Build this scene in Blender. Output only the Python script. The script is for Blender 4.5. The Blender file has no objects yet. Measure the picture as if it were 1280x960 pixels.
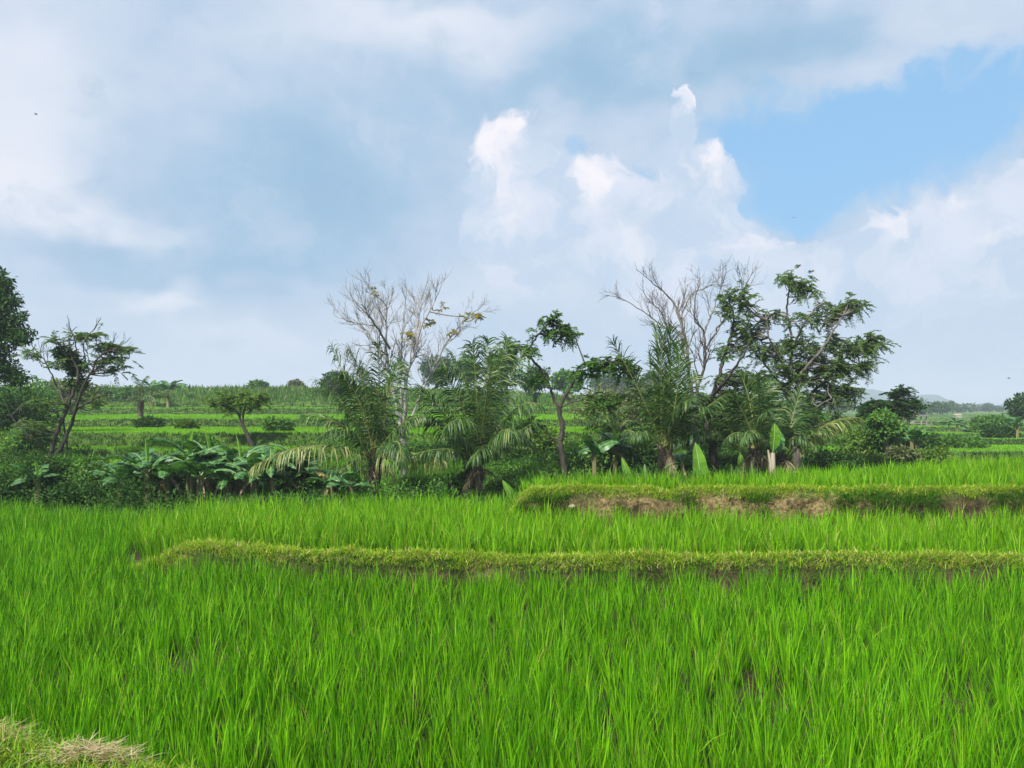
import bpy, math, random
import numpy as np
R = math.radians
F = 967.0; EYE = 2.3; HOR = 512.0          # lens and eye height
scene = bpy.context.scene
col = scene.collection
rs = np.random.RandomState(11)
random.seed(5)

# ------------------------------------------------------------------ helpers
def at(px, py, Y):
    return np.array([(px-640.0)/F*Y, Y, EYE+(HOR-py)/F*Y])

def tag(o, label=None, cat=None, group=None, kind=None):
    if label: o['label'] = label
    if cat: o['category'] = cat
    if group: o['group'] = group
    if kind: o['kind'] = kind
    return o

def empty(name, loc, label, cat, group=None):
    o = bpy.data.objects.new(name, None); col.objects.link(o)
    o.location = [float(c) for c in loc]; o.empty_display_size = .2
    return tag(o, label, cat, group)

class MB:
    """collects quads into ONE mesh"""
    def __init__(s): s.v=[]; s.f=[]; s.m=[]; s.n=0; s.at={}
    def add(s, v, f, mi=0):
        v=np.asarray(v,float).reshape(-1,3); f=np.asarray(f,int).reshape(-1,4)
        s.v.append(v); s.f.append(f+s.n); s.m.append(np.full(len(f),mi,int)); s.n+=len(v)
    def build(s, name, mats, parent=None, origin=None, smooth=False, attrs=None, dedup=False):
        me=bpy.data.meshes.new(name)
        v=np.concatenate(s.v) if s.v else np.zeros((0,3)); f=np.concatenate(s.f) if s.f else np.zeros((0,4),int)
        m=np.concatenate(s.m) if s.m else np.zeros(0,int)
        if origin is not None: v=v-np.asarray(origin,float)
        me.vertices.add(len(v)); me.vertices.foreach_set('co', v.astype(np.float32).ravel())
        me.loops.add(len(f)*4); me.loops.foreach_set('vertex_index', f.astype(np.int32).ravel())
        me.polygons.add(len(f)); me.polygons.foreach_set('loop_start', (np.arange(len(f))*4).astype(np.int32))
        if not isinstance(mats,(list,tuple)): mats=[mats]
        for mt in mats: me.materials.append(mt)
        me.polygons.foreach_set('material_index', m.astype(np.int32))
        me.polygons.foreach_set('use_smooth', np.full(len(f), smooth))
        if attrs:
            for k,a in attrs.items():
                at_=me.attributes.new(k,'FLOAT','POINT'); at_.data.foreach_set('value', np.asarray(a,np.float32).ravel())
        me.update(calc_edges=True)
        o=bpy.data.objects.new(name, me); col.objects.link(o)
        if parent is not None: o.parent=parent
        return o

def unit(v):
    v=np.asarray(v,float); return v/(np.linalg.norm(v,axis=-1,keepdims=True)+1e-9)

def _h(ix,iy,seed):
    n=(ix*374761393+iy*668265263+seed*1442695041)&0x7fffffff
    n=((n^(n>>13))*1274126177)&0x7fffffff
    return ((n^(n>>16))&0xffff)/65535.0
def vnoise(x,y,seed=0):
    x=np.asarray(x,float); y=np.asarray(y,float)+np.zeros_like(x)
    ix=np.floor(x).astype(np.int64); iy=np.floor(y).astype(np.int64); fx=x-ix; fy=y-iy
    fx=fx*fx*(3-2*fx); fy=fy*fy*(3-2*fy)
    a=_h(ix,iy,seed); b=_h(ix+1,iy,seed); c=_h(ix,iy+1,seed); d=_h(ix+1,iy+1,seed)
    return (a*(1-fx)+b*fx)*(1-fy)+(c*(1-fx)+d*fx)*fy
def fbm(x,y,seed=0,o=4):
    t=0; am=.5; x=np.asarray(x,float); y=np.asarray(y,float)
    for k in range(o): t=t+am*(vnoise(x*2**k,y*2**k,seed+k)-.5)*2; am*=.5
    return t
def sstep(a,b,x): t=np.clip((np.asarray(x,float)-a)/(b-a),0,1); return t*t*(3-2*t)

def tube(mb, pts, rad, sides=6, mi=0):
    pts=np.asarray(pts,float); n=len(pts); rad=np.broadcast_to(np.asarray(rad,float),(n,))
    t=unit(np.gradient(pts,axis=0))
    ref=np.array([0,0,1.]) if abs(t[0][2])<.9 else np.array([1.,0,0])
    a=unit(np.cross(t[0],ref)); V=[]
    ang=np.arange(sides)/sides*2*math.pi
    for i in range(n):
        a=a-t[i]*np.dot(a,t[i]); a=unit(a); b=np.cross(t[i],a)
        V.append(pts[i]+rad[i]*(np.cos(ang)[:,None]*a+np.sin(ang)[:,None]*b))
    V=np.concatenate(V); Fq=[]
    for i in range(n-1):
        for k in range(sides):
            k2=(k+1)%sides; Fq.append((i*sides+k,i*sides+k2,(i+1)*sides+k2,(i+1)*sides+k))
    mb.add(V,Fq,mi)

def spline(pts, per=5):
    P=np.asarray(pts,float)
    if len(P)<3: return np.array([P[0]+(P[-1]-P[0])*t for t in np.linspace(0,1,per+1)])
    Q=np.concatenate([[2*P[0]-P[1]],P,[2*P[-1]-P[-2]]]); out=[]
    for i in range(1,len(Q)-2):
        for t in np.arange(per)/per:
            a,b,c,d=Q[i-1],Q[i],Q[i+1],Q[i+2]
            out.append(.5*((2*b)+(c-a)*t+(2*a-5*b+4*c-d)*t*t+(3*b-a-3*c+d)*t**3))
    out.append(P[-1]); return np.array(out)

def blades(mb, base, az, th0, th1, L, W, n=4, twist=None, mi=0, taper=None):
    """grass-like strips: base (N,3), heading az, lean from vertical th0 at the foot to th1 at the tip"""
    N=len(base); p=np.array(base,float); V=np.zeros((N,n+1,2,3))
    if taper is None: taper=np.interp(np.linspace(0,1,n+1),[0,.25,.6,.85,1],[.55,1,.9,.5,.04])
    tw=np.zeros(N) if twist is None else twist
    wd=np.stack([-np.sin(az+tw),np.cos(az+tw),np.zeros(N)],1)
    for k in range(n+1):
        V[:,k,0]=p-wd*(W*taper[k]*.5)[:,None]; V[:,k,1]=p+wd*(W*taper[k]*.5)[:,None]
        th=th0+(th1-th0)*((k+.5)/n)**1.4
        p=p+np.stack([np.sin(th)*np.cos(az),np.sin(th)*np.sin(az),np.cos(th)],1)*(L/n)[:,None]
    idx=np.arange(N)[:,None]*(2*(n+1)); k=np.arange(n)[None,:]*2
    f=np.stack([idx+k,idx+k+1,idx+k+3,idx+k+2],-1).reshape(-1,4)
    mb.add(V.reshape(-1,3),f,mi)

def leaves(mb, c, d, L, W, rng, nrm=None, mi=0):
    """rhombic leaf quads: centre-foot c, direction d, folded a little by lifting the sides"""
    N=len(c); d=unit(d)
    if nrm is None: nrm=rng.normal(size=(N,3))+np.array([0,0,1.2])
    s=unit(np.cross(d,nrm)); up=unit(np.cross(s,d))
    L=np.broadcast_to(L,(N,))[:,None]; W=np.broadcast_to(W,(N,))[:,None]
    V=np.stack([c, c+d*L*.45+s*W*.5+up*W*.12, c+d*L-up*L*.1, c+d*L*.45-s*W*.5+up*W*.12],1)
    f=np.arange(N*4).reshape(-1,4); mb.add(V.reshape(-1,3),f,mi)

# ------------------------------------------------------------------ materials
def nd(t,ty,**kw):
    n=t.nodes.new(ty)
    for k,v in kw.items(): setattr(n,k,v)
    return n
def mathn(t,op,a,b=None,c=None,clamp=False):
    n=nd(t,'ShaderNodeMath',operation=op); n.use_clamp=clamp
    for i,x in enumerate((a,b,c)):
        if x is None: continue
        if isinstance(x,(int,float)): n.inputs[i].default_value=x
        else: t.links.new(x,n.inputs[i])
    return n.outputs[0]
def ramp(t,fac,stops,mode='LINEAR'):
    n=nd(t,'ShaderNodeValToRGB'); n.color_ramp.interpolation=mode; e=n.color_ramp.elements
    while len(e)>1: e.remove(e[-1])
    e[0].position=stops[0][0]; e[0].color=(*stops[0][1],1)
    for p,c in stops[1:]:
        q=e.new(p); q.color=(*c,1)
    t.links.new(fac,n.inputs[0]); return n.outputs[0]
def mixc(t,fac,a,b,mode='MIX'):
    n=nd(t,'ShaderNodeMix',data_type='RGBA',blend_type=mode)
    for i,x in ((0,fac),(6,a),(7,b)):
        if isinstance(x,(int,float)): n.inputs[i].default_value=x
        elif isinstance(x,tuple): n.inputs[i].default_value=(*x,1)
        else: t.links.new(x,n.inputs[i])
    return n.outputs[2]
def noise(t,vec,scale,detail=4,rough=.55,dist=0):
    n=nd(t,'ShaderNodeTexNoise'); n.inputs['Scale'].default_value=scale; n.inputs['Detail'].default_value=detail
    n.inputs['Roughness'].default_value=rough; n.inputs['Distortion'].default_value=dist
    if vec is not None: t.links.new(vec,n.inputs['Vector'])
    return n
def newmat(name):
    m=bpy.data.materials.new(name); m.use_nodes=True; t=m.node_tree; t.nodes.clear()
    return m,t,nd(t,'ShaderNodeOutputMaterial')

def leaf_mat(name, stops, trans=.35, rough=.5, spec=.3, patch=.8, amp=.35, warm=(1.25,1.15,.6)):
    m,t,out=newmat(name)
    g=nd(t,'ShaderNodeNewGeometry')
    c=ramp(t,g.outputs['Random Per Island'],stops)
    nz=noise(t,g.outputs['Position'],patch,3)
    k=mathn(t,'MULTIPLY_ADD',nz.outputs[0],amp*2,1-amp)
    v=nd(t,'ShaderNodeCombineColor'); [t.links.new(k,v.inputs[i]) for i in range(3)]
    c=mixc(t,1.0,c,v.outputs[0],'MULTIPLY')
    p=nd(t,'ShaderNodeBsdfPrincipled'); p.inputs['Roughness'].default_value=rough
    p.inputs['Specular IOR Level'].default_value=spec
    t.links.new(c,p.inputs['Base Color'])
    tr=nd(t,'ShaderNodeBsdfTranslucent'); t.links.new(mixc(t,1.0,c,warm,'MULTIPLY'),tr.inputs[0])
    mx=nd(t,'ShaderNodeMixShader'); mx.inputs[0].default_value=trans
    t.links.new(p.outputs[0],mx.inputs[1]); t.links.new(tr.outputs[0],mx.inputs[2]); t.links.new(mx.outputs[0],out.inputs[0])
    return m

def rough_mat(name, c1, c2, scale=6, bump=.4, rough=.85, stretch=(1,1,1), c3=None):
    m,t,out=newmat(name)
    tc=nd(t,'ShaderNodeTexCoord'); mp=nd(t,'ShaderNodeMapping'); mp.inputs['Scale'].default_value=stretch
    t.links.new(tc.outputs['Object'],mp.inputs[0])
    nz=noise(t,mp.outputs[0],scale,6,.65)
    st=[(.3,c1),(.7,c2)] if c3 is None else [(.3,c1),(.55,c2),(.72,c3)]
    c=ramp(t,nz.outputs[0],st)
    p=nd(t,'ShaderNodeBsdfPrincipled'); p.inputs['Roughness'].default_value=rough; p.inputs['Specular IOR Level'].default_value=.2
    t.links.new(c,p.inputs['Base Color'])
    n2=noise(t,mp.outputs[0],scale*3,5,.7); b=nd(t,'ShaderNodeBump'); b.inputs['Strength'].default_value=bump; b.inputs['Distance'].default_value=.03
    t.links.new(n2.outputs[0],b.inputs['Height']); t.links.new(b.outputs[0],p.inputs['Normal'])
    t.links.new(p.outputs[0],out.inputs[0]); return m

M={}
M['rice']=leaf_mat('rice_leaf',[(0,(.024,.105,.002)),(.3,(.068,.25,.003)),(.6,(.125,.37,.004)),(.93,(.21,.47,.007)),(.96,(.20,.39,.015)),(.988,(.26,.34,.03)),(1,(.34,.29,.09))],trans=.34,rough=.5,spec=.12,patch=.55,amp=.30)
M['young_rice']=leaf_mat('young_rice_leaf',[(0,(.06,.19,.004)),(.4,(.13,.34,.005)),(.85,(.21,.45,.009)),(.94,(.24,.41,.02)),(1,(.36,.34,.08))],trans=.36,rough=.5,spec=.15,patch=.5,amp=.28)
M['hill_rice']=leaf_mat('hill_rice_leaf',[(0,(.12,.33,.012)),(.5,(.17,.42,.016)),(1,(.24,.48,.022))],trans=.4,rough=.55,spec=.2,patch=.13,amp=.25)
M['bund_grass']=leaf_mat('bund_grass',[(0,(.10,.27,.007)),(.3,(.19,.42,.010)),(.55,(.30,.50,.016)),(.74,(.44,.50,.04)),(.86,(.60,.52,.16)),(.95,(.66,.54,.28)),(1,(.36,.25,.12))],trans=.35,rough=.6,spec=.2,patch=1.6,amp=.3)
M['bank_grass']=leaf_mat('bank_grass',[(0,(.08,.22,.006)),(.45,(.15,.33,.009)),(.75,(.24,.37,.014)),(.9,(.34,.36,.04)),(1,(.42,.33,.11))],trans=.38,rough=.55,spec=.25,patch=1.6,amp=.3)
M['straw']=leaf_mat('dry_straw',[(0,(.26,.20,.08)),(.5,(.40,.32,.16)),(1,(.54,.45,.27))],trans=.2,rough=.6,spec=.2,patch=3,amp=.25,warm=(1,.9,.7))
M['scrub']=leaf_mat('scrub_grass',[(0,(.010,.036,.006)),(.5,(.020,.062,.008)),(.85,(.036,.092,.012)),(1,(.09,.10,.035))],trans=.3,rough=.6,spec=.2,patch=.4,amp=.4)
M['meadow']=leaf_mat('meadow_grass',[(0,(.05,.16,.010)),(.5,(.08,.23,.013)),(.9,(.12,.28,.02)),(1,(.2,.24,.06))],trans=.38,rough=.6,spec=.2,patch=.3,amp=.4)
M['ridge']=leaf_mat('ridge_weeds',[(0,(.03,.09,.012)),(.4,(.06,.16,.018)),(.8,(.10,.22,.025)),(.93,(.17,.22,.05)),(1,(.26,.20,.10))],trans=.35,rough=.6,spec=.15,patch=.12,amp=.5)
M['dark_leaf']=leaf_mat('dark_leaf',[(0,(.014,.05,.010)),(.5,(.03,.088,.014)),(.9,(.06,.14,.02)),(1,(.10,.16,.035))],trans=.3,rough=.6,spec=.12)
M['feather']=leaf_mat('feathery_leaf',[(0,(.055,.13,.032)),(.5,(.115,.22,.05)),(.9,(.18,.30,.07)),(1,(.25,.34,.10))],trans=.42,rough=.5,spec=.25)
M['mid_leaf']=leaf_mat('mid_leaf',[(0,(.035,.115,.014)),(.5,(.07,.19,.020)),(.9,(.12,.27,.03)),(1,(.22,.30,.04))],trans=.35,rough=.5,spec=.3)
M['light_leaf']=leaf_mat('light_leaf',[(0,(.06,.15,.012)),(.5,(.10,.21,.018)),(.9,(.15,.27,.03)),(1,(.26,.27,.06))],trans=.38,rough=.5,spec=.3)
M['dry_leaf']=leaf_mat('olive_leaf',[(0,(.07,.11,.035)),(.5,(.12,.165,.055)),(1,(.21,.21,.08))],trans=.3,rough=.6,spec=.2)
M['yellow_leaf']=leaf_mat('yellow_leaf',[(0,(.16,.20,.02)),(.6,(.32,.30,.04)),(1,(.42,.32,.06))],trans=.4,rough=.5)
M['palm']=leaf_mat('palm_leaflet',[(0,(.016,.052,.011)),(.5,(.042,.108,.020)),(.86,(.095,.185,.032)),(1,(.26,.29,.09))],trans=.32,rough=.42,spec=.3,patch=1.2,amp=.4)
M['palm_pale']=leaf_mat('palm_leaflet_pale',[(0,(.10,.17,.04)),(.5,(.20,.26,.07)),(1,(.40,.36,.15))],trans=.35,rough=.45,spec=.35,patch=1.5,amp=.3)
M['palm_dry']=leaf_mat('palm_leaflet_dry',[(0,(.14,.11,.06)),(.5,(.24,.20,.11)),(1,(.33,.28,.17))],trans=.2,rough=.7,spec=.15)
M['rachis']=rough_mat('frond_midrib',(.13,.15,.04),(.22,.23,.07),4,.1,.5)
M['banana']=leaf_mat('banana_leaf',[(0,(.020,.085,.020)),(.5,(.045,.145,.032)),(1,(.10,.24,.055))],trans=.3,rough=.42,spec=.45,patch=2,amp=.25)
M['banana_new']=leaf_mat('banana_leaf_new',[(0,(.14,.36,.025)),(1,(.22,.46,.04))],trans=.5,rough=.35,spec=.4,patch=3,amp=.15)
M['banana_yellow']=leaf_mat('banana_leaf_yellow',[(0,(.30,.21,.06)),(.5,(.38,.33,.07)),(1,(.24,.16,.06))],trans=.35,rough=.5)
M['banana_dead']=leaf_mat('banana_leaf_dead',[(0,(.14,.09,.05)),(.5,(.26,.19,.12)),(1,(.40,.32,.22))],trans=.2,rough=.8,spec=.1)
M['banana_rib']=rough_mat('banana_midrib',(.22,.32,.10),(.32,.40,.16),5,.05,.45)
M['banana_stem']=rough_mat('banana_stem',(.10,.08,.04),(.20,.19,.07),5,.3,.6,(1,1,.25),(.30,.24,.13))
M['pale_stem']=rough_mat('pale_stem',(.30,.24,.16),(.48,.42,.32),6,.3,.7,(1,1,.3))
M['bark_dark']=rough_mat('bark_dark',(.035,.03,.024),(.085,.072,.06),7,.8,.9,(1,1,.3))
M['bark_grey']=rough_mat('bark_grey',(.16,.15,.14),(.29,.275,.26),7,.7,.9,(1,1,.3),(.42,.41,.39))
M['bark_brown']=rough_mat('bark_brown',(.08,.07,.06),(.17,.15,.13),7,.7,.9,(1,1,.3),(.26,.24,.21))
M['palm_bark']=rough_mat('palm_bark',(.05,.04,.028),(.12,.095,.065),9,.9,.95,(1,1,2.5),(.22,.18,.13))
# ------------------------------------------------------------------ terrain: one sheet out to the horizon
K=[-700,0,130,190,260,400,625,665,900,1080,1280,2000]
def kk(px,vals,ks=K): return np.interp(px,ks,vals)
def bund1Y(px): return kk(px,[13,12.2,10.6,9.9,9.35,8.85,8.62,8.6,8.6,8.6,8.6,8.7])
def bund2Y(px): return kk(px,[14,12.6,11.4,11.2,11.2,11.25,11.9,11.62,11.6,11.6,11.6,11.9])
def farY(px): return kk(px,[17,14.6,13.2,12.8,12.5,12.7,13.2,12.9,13.0,14.2,15.6,19])
def a1(px): return sstep(125,270,px)
def a2(px): return sstep(622,668,px)
def zm_(px): return kk(px,[-.02,.02,.06,.12,.40,.45,.45,.45,.45,.45,.45,.45])
def zm2_(px): return kk(px,[.02,.08,.15,.25,.42,.45,.45,.45,.45,.45,.45,.45])
def up_(px): return kk(px,[.95]*12)
TREADS=[(21,26),(27,33),(36,44),(46,58),(60,64)]
HL=[(20.5,.45),(20.9,.74),(23.4,.72),(23.9,1.03),(25.9,1.0),(26.8,1.47),(37.6,1.42),(38.6,1.80),(57.0,1.92),(58.8,2.38),(66,2.42),(67,2.88),(85,4.35),(100,4.5),(180,2.4)]
HR=[(20.5,.3),(22,.35),(28,.40),(28.8,.72),(36,.60),(37,.85),(46,.55),(47.4,.80),(62,.5),(63.8,.85),(86,.5),(88.5,.78),(112,.5),(140,.6),(190,1.0)]
def rows(px):
    px=np.asarray(px,float); u=(px-640)/F
    w1=.10*fbm(px/55.,3.1+0*px,3)+.05*fbm(px/17.,1.7+0*px,5); w2=.10*fbm(px/60.,7.7+0*px,9)+.05*fbm(px/19.,2.7+0*px,6)
    h1=1+.22*fbm(px/40.,5.5+0*px,21); h2=1+.05*fbm(px/50.,9.5+0*px,23)-.09*np.exp(-((px-832)/14)**2)
    y1=bund1Y(px)+w1; y2=bund2Y(px)+w2; yf=farY(px); A1=a1(px); A2=a2(px); zm=zm_(px); zn=zm2_(px); zu=zn+(up_(px)-zn)*A2
    o=0*px; out=[]
    def r(y,z,clay,grass): out.append((y+o,z+o,clay+o,grass+o))
    r(.3,0,0,0); r(2.5,0,0,0)
    h1=1+.10*fbm(px/40.,5.5+0*px,21); ck=.10+.35*sstep(.55,.75,vnoise(px/38.,0*px,29)); r(y1-.22,.25*A1,.05*A1,0); r(y1-.06,.46*A1*h1,ck*A1,.1); r(y1+.03,.60*A1*h1+zm*(1-A1)*.5,ck*.8*A1,.35*A1); r(y1+.12,.655*A1*h1+zm*(1-A1)*.6,0,A1); r(y1+.20,.61*A1*h1+zm*(1-A1)*.8,0,A1); r(y1+.34,zm,0,.1)
    ck=.25+.75*sstep(725,760,px)*(1-sstep(1060,1100,px))*(1-.8*np.exp(-((px-832)/16)**2)); r(y2-.22,zn,.3*A2*ck,0); r(y2-.08,zn+(.90-zn)*A2,A2*ck,0); r(y2+.02,zn+(1.03*h2-zn)*A2,.75*A2*ck,.4*A2); r(y2+.12,zn+(1.09*h2-zn)*A2,0,A2); r(y2+.34,zn+(1.05*h2-zn)*A2,0,A2); r(y2+.46,zu,0,.2*A2)
    r(yf,zu+0.02,0,.2); r(yf+.2,zu+.10,0,1); r(yf+.45,zu+.06,0,1); r(yf+1.6,.18,0,1); r(19.2,.2,0,1)
    b=sstep(905,1075,px)
    for i,((ya,za),(yb,zb)) in enumerate(zip(HL,HR)):
        wob=1+.035*fbm(px/70.,11.3+(i//2)*3.7+0*px,40+i//2,3)
        zl=za-(sstep(480,760,px)*max(0,za-2.4)*.45)      # the ridge sinks towards the middle
        r((ya+(yb-ya)*b)*wob, zl+(zb-zl)*b+.05*fbm(px/33.,3.+i//2+0*px,60+i//2), 0, 1)
    r(300,1.5,0,1); r(1000,1.5,0,1); r(2500,1.5,0,1)
    return [np.array([q[j] for q in out]) for j in range(4)]
def bank(X,Y):
    d=(4.8-.487*(X+3.18))-Y+.18*fbm(X*1.3,Y*1.3,71)     # >0 on the camera's bank
    return .42*sstep(-.22,.22,d+.03), d+.03
def interp_rows(X,Y):
    px=np.asarray(X)/np.asarray(Y)*F+640
    yr,zr,cr,gr=rows(px); n=len(yr); Y=np.asarray(Y,float)
    idx=np.clip((yr<=Y[None,:]).sum(0)-1,0,n-2); j=np.arange(len(Y))
    t=np.clip((Y-yr[idx,j])/np.maximum(yr[idx+1,j]-yr[idx,j],1e-4),0,1)
    z=zr[idx,j]*(1-t)+zr[idx+1,j]*t
    return z,idx,t
def zg(X,Y):
    X=np.atleast_1d(np.asarray(X,float)); Y=np.atleast_1d(np.asarray(Y,float))
    z,_,_=interp_rows(X,Y)
    bz,_=bank(X,Y); return np.maximum(z,bz)
def ground_at(px,Y):
    X=(px-640)/F*Y; return np.array([X,Y,float(zg([X],[Y])[0])])

us=np.concatenate([np.linspace(-1500,-300,60,endpoint=False),np.arange(-300,1580,3.0),np.linspace(1580,2800,60)])
yr,zr,cr,gr=rows(us)
sub=[10,14]+[4]*12+[4,3,3,4,4]+[5]*14+[6]*4
Ys=[];Zs=[];Cs=[];Gs=[]
n=len(yr)
for i in range(n-1):
    s=sub[i] if i<len(sub) else 4
    for k in range(s):
        t=k/s; Ys.append(yr[i]*(1-t)+yr[i+1]*t); Zs.append(zr[i]*(1-t)+zr[i+1]*t); Cs.append(cr[i]*(1-t)+cr[i+1]*t); Gs.append(gr[i]*(1-t)+gr[i+1]*t)
Ys.append(yr[-1]);Zs.append(zr[-1]);Cs.append(cr[-1]);Gs.append(gr[-1])
Ys=np.array(Ys);Zs=np.array(Zs);Cs=np.array(Cs);Gs=np.array(Gs)
Xs=(us[None,:]-640)/F*Ys
bz,bd=bank(Xs,Ys)
rough=.035*fbm(Xs*3.1,Ys*3.1+Zs*4,81)*np.clip(Gs+Cs*1.3+(bz>.02)*.8,0.15,1.2)
Zs2=np.maximum(Zs,bz)+rough
Ys2=Ys-(.14*Cs+.05*Gs*(Ys<14))*fbm(Xs*5.,Zs*7.,83,5)
g=MB(); nr,nc=Ys.shape
ii=np.arange(nr-1)[:,None]*nc+np.arange(nc-1)[None,:]
g.add(np.stack([Xs,Ys2,Zs2],-1), np.stack([ii,ii+1,ii+nc+1,ii+nc],-1))
m,t,out=newmat('field_soil_and_turf')
geo=nd(t,'ShaderNodeNewGeometry'); ac=nd(t,'ShaderNodeAttribute',attribute_name='clay'); ag=nd(t,'ShaderNodeAttribute',attribute_name='turf')
n1=noise(t,geo.outputs['Position'],2.2,5,.6); n2=noise(t,geo.outputs['Position'],14,5,.65); n3=noise(t,geo.outputs['Position'],.25,4,.6)
mud=ramp(t,n2.outputs[0],[(.3,(.022,.017,.008)),(.7,(.06,.044,.02))])
clay=ramp(t,n2.outputs[0],[(.3,(.06,.042,.018)),(.46,(.20,.145,.062)),(.66,(.40,.30,.145))])
dk=ramp(t,n2.outputs[0],[(.3,(.03,.022,.010)),(.55,(.085,.06,.026)),(.75,(.19,.14,.065))])
clay=mixc(t,ramp(t,n1.outputs[0],[(.42,(1,1,1)),(.52,(0,0,0))]),clay,dk)
turf=ramp(t,n3.outputs[0],[(.35,(.05,.13,.012)),(.65,(.09,.21,.016))])
turf=mixc(t,ramp(t,n2.outputs[0],[(.4,(0,0,0)),(.75,(.6,.6,.6))]),turf,(.12,.11,.04))
c=mixc(t,mathn(t,'MULTIPLY',ac.outputs['Fac'],1.3,clamp=True),mud,clay)
c=mixc(t,ag.outputs['Fac'],c,turf)
p=nd(t,'ShaderNodeBsdfPrincipled'); p.inputs['Roughness'].default_value=.9; p.inputs['Specular IOR Level'].default_value=.2
t.links.new(c,p.inputs['Base Color']); b=nd(t,'ShaderNodeBump'); b.inputs['Strength'].default_value=1; b.inputs['Distance'].default_value=.12
t.links.new(n2.outputs[0],b.inputs['Height']); t.links.new(b.outputs[0],p.inputs['Normal']); t.links.new(p.outputs[0],out.inputs[0])
turfA=np.clip(Gs+(bz>.1)*.9,0,1)
ground=tag(g.build('ground',m,smooth=True,attrs={'clay':Cs,'turf':turfA}),kind='structure')

# ------------------------------------------------------------------ rice
def grid(x0,x1,y0,y1,sx,sy,jit):
    X,Y=np.meshgrid(np.arange(x0,x1,sx),np.arange(y0,y1,sy)); X=X.ravel(); Y=Y.ravel()
    X=X+rs.normal(0,jit,len(X)); Y=Y+rs.normal(0,jit,len(Y)); return X,Y
def infan(X,Y,m=1.3): return np.abs(X)<.69*Y+m
def rice(name,X,Y,per,h,W,mat,nseg=4,spread=.024,lean=(.0,.15),bend=(.08,.62)):
    z=zg(X,Y); N=len(X); per_=np.broadcast_to(per,(N,)).astype(int); idx=np.repeat(np.arange(N),per_); M_=len(idx)
    a=rs.uniform(0,2*math.pi,M_); r=np.abs(rs.normal(0,spread,M_))
    hc=(h*(1+.28*fbm(X*.7,Y*.7,91)+rs.normal(0,.12,N)))[idx] if np.ndim(h)==0 else (h*(1+.22*fbm(X*.7,Y*.7,91)+rs.normal(0,.12,N)))[idx]
    base=np.stack([X[idx]+r*np.cos(a),Y[idx]+r*np.sin(a),z[idx]-.02],1)
    th0=rs.uniform(*lean,M_)+r*2.6; th1=th0+rs.uniform(*bend,M_)**1.3
    far=rs.rand(M_)<.06; th1[far]+=rs.uniform(.4,1.1,far.sum())
    L=hc*rs.uniform(.62,1.12,M_); Wd=np.broadcast_to(W,(N,))[idx]*rs.uniform(.6,1.15,M_)
    az=a+rs.normal(0,.5,M_)+.12; mb=MB()
    blades(mb,base,az,th0,th1,L,Wd,nseg,twist=rs.normal(0,.7,M_))
    return mb.build(name,mat)
# lower field
X,Y=grid(-12,12,3.0,15.2,.172,.172,.028)
px=X/Y*F+640; bz,bd=bank(X,Y)
ok=infan(X,Y)&(bd<-.12)&np.where(a1(px)>.12,Y<bund1Y(px)-.26,Y<farY(px)+.05)
ok&=~((vnoise(X*1.3,Y*1.1,17)>.81)&(Y<8)&(rs.rand(len(X))<.38))
ok&=~((px>640)&(Y>7.6)&(np.sin(X*math.pi/.42)<-.55)&(rs.rand(len(X))<.8)&(vnoise(X*.4,Y*.1,33)>.4))
X=X[ok];Y=Y[ok]
o=rice('rice_field',X,Y,np.interp(Y,[3,6,14],[44,36,26]),np.interp(Y,[3,4.8,7,9,11,15],[.45,.43,.40,.43,.49,.54]),np.interp(Y,[3,8,15],[.0074,.0092,.014]),M['rice'])
tag(o,'tall lush green rice filling the lowest paddy in the foreground','rice',kind='stuff')
# middle field
X,Y=grid(-8,12,8.6,13.6,.19,.19,.03); px=X/Y*F+640
ok=infan(X,Y)&(a1(px)>.12)&(Y>bund1Y(px)+.33+.6*(1-a1(px)))&np.where(a2(px)>.1,Y<bund2Y(px)-.22,Y<farY(px)+.05)
ok&=~((px>660)&(np.sin(X*math.pi/.38)<-.6)&(rs.rand(len(X))<.45))
X=X[ok];Y=Y[ok]; px=X/Y*F+640
o=rice('rice_field',X,Y,26,np.interp(px,[200,500,800,1280],[.50,.48,.46,.47]),.0145,M['young_rice'],3,.03)
tag(o,'brighter young rice on the middle paddy between the two earth banks','rice',kind='stuff')
# upper field
X,Y=grid(-.3,15,11.9,19,.19,.19,.04); px=X/Y*F+640
ok=infan(X,Y)&(a2(px)>.25)&(Y>bund2Y(px)+.42)&(Y<farY(px)+.02)
X=X[ok];Y=Y[ok]; px=X/Y*F+640
o=rice('rice_field',X,Y,26,np.interp(px,[640,760,950,1280],[.26,.32,.38,.44]),.0155,M['young_rice'],3,.035)
tag(o,'bright young rice on the raised paddy above the clay bank at the right','rice',kind='stuff')
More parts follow.
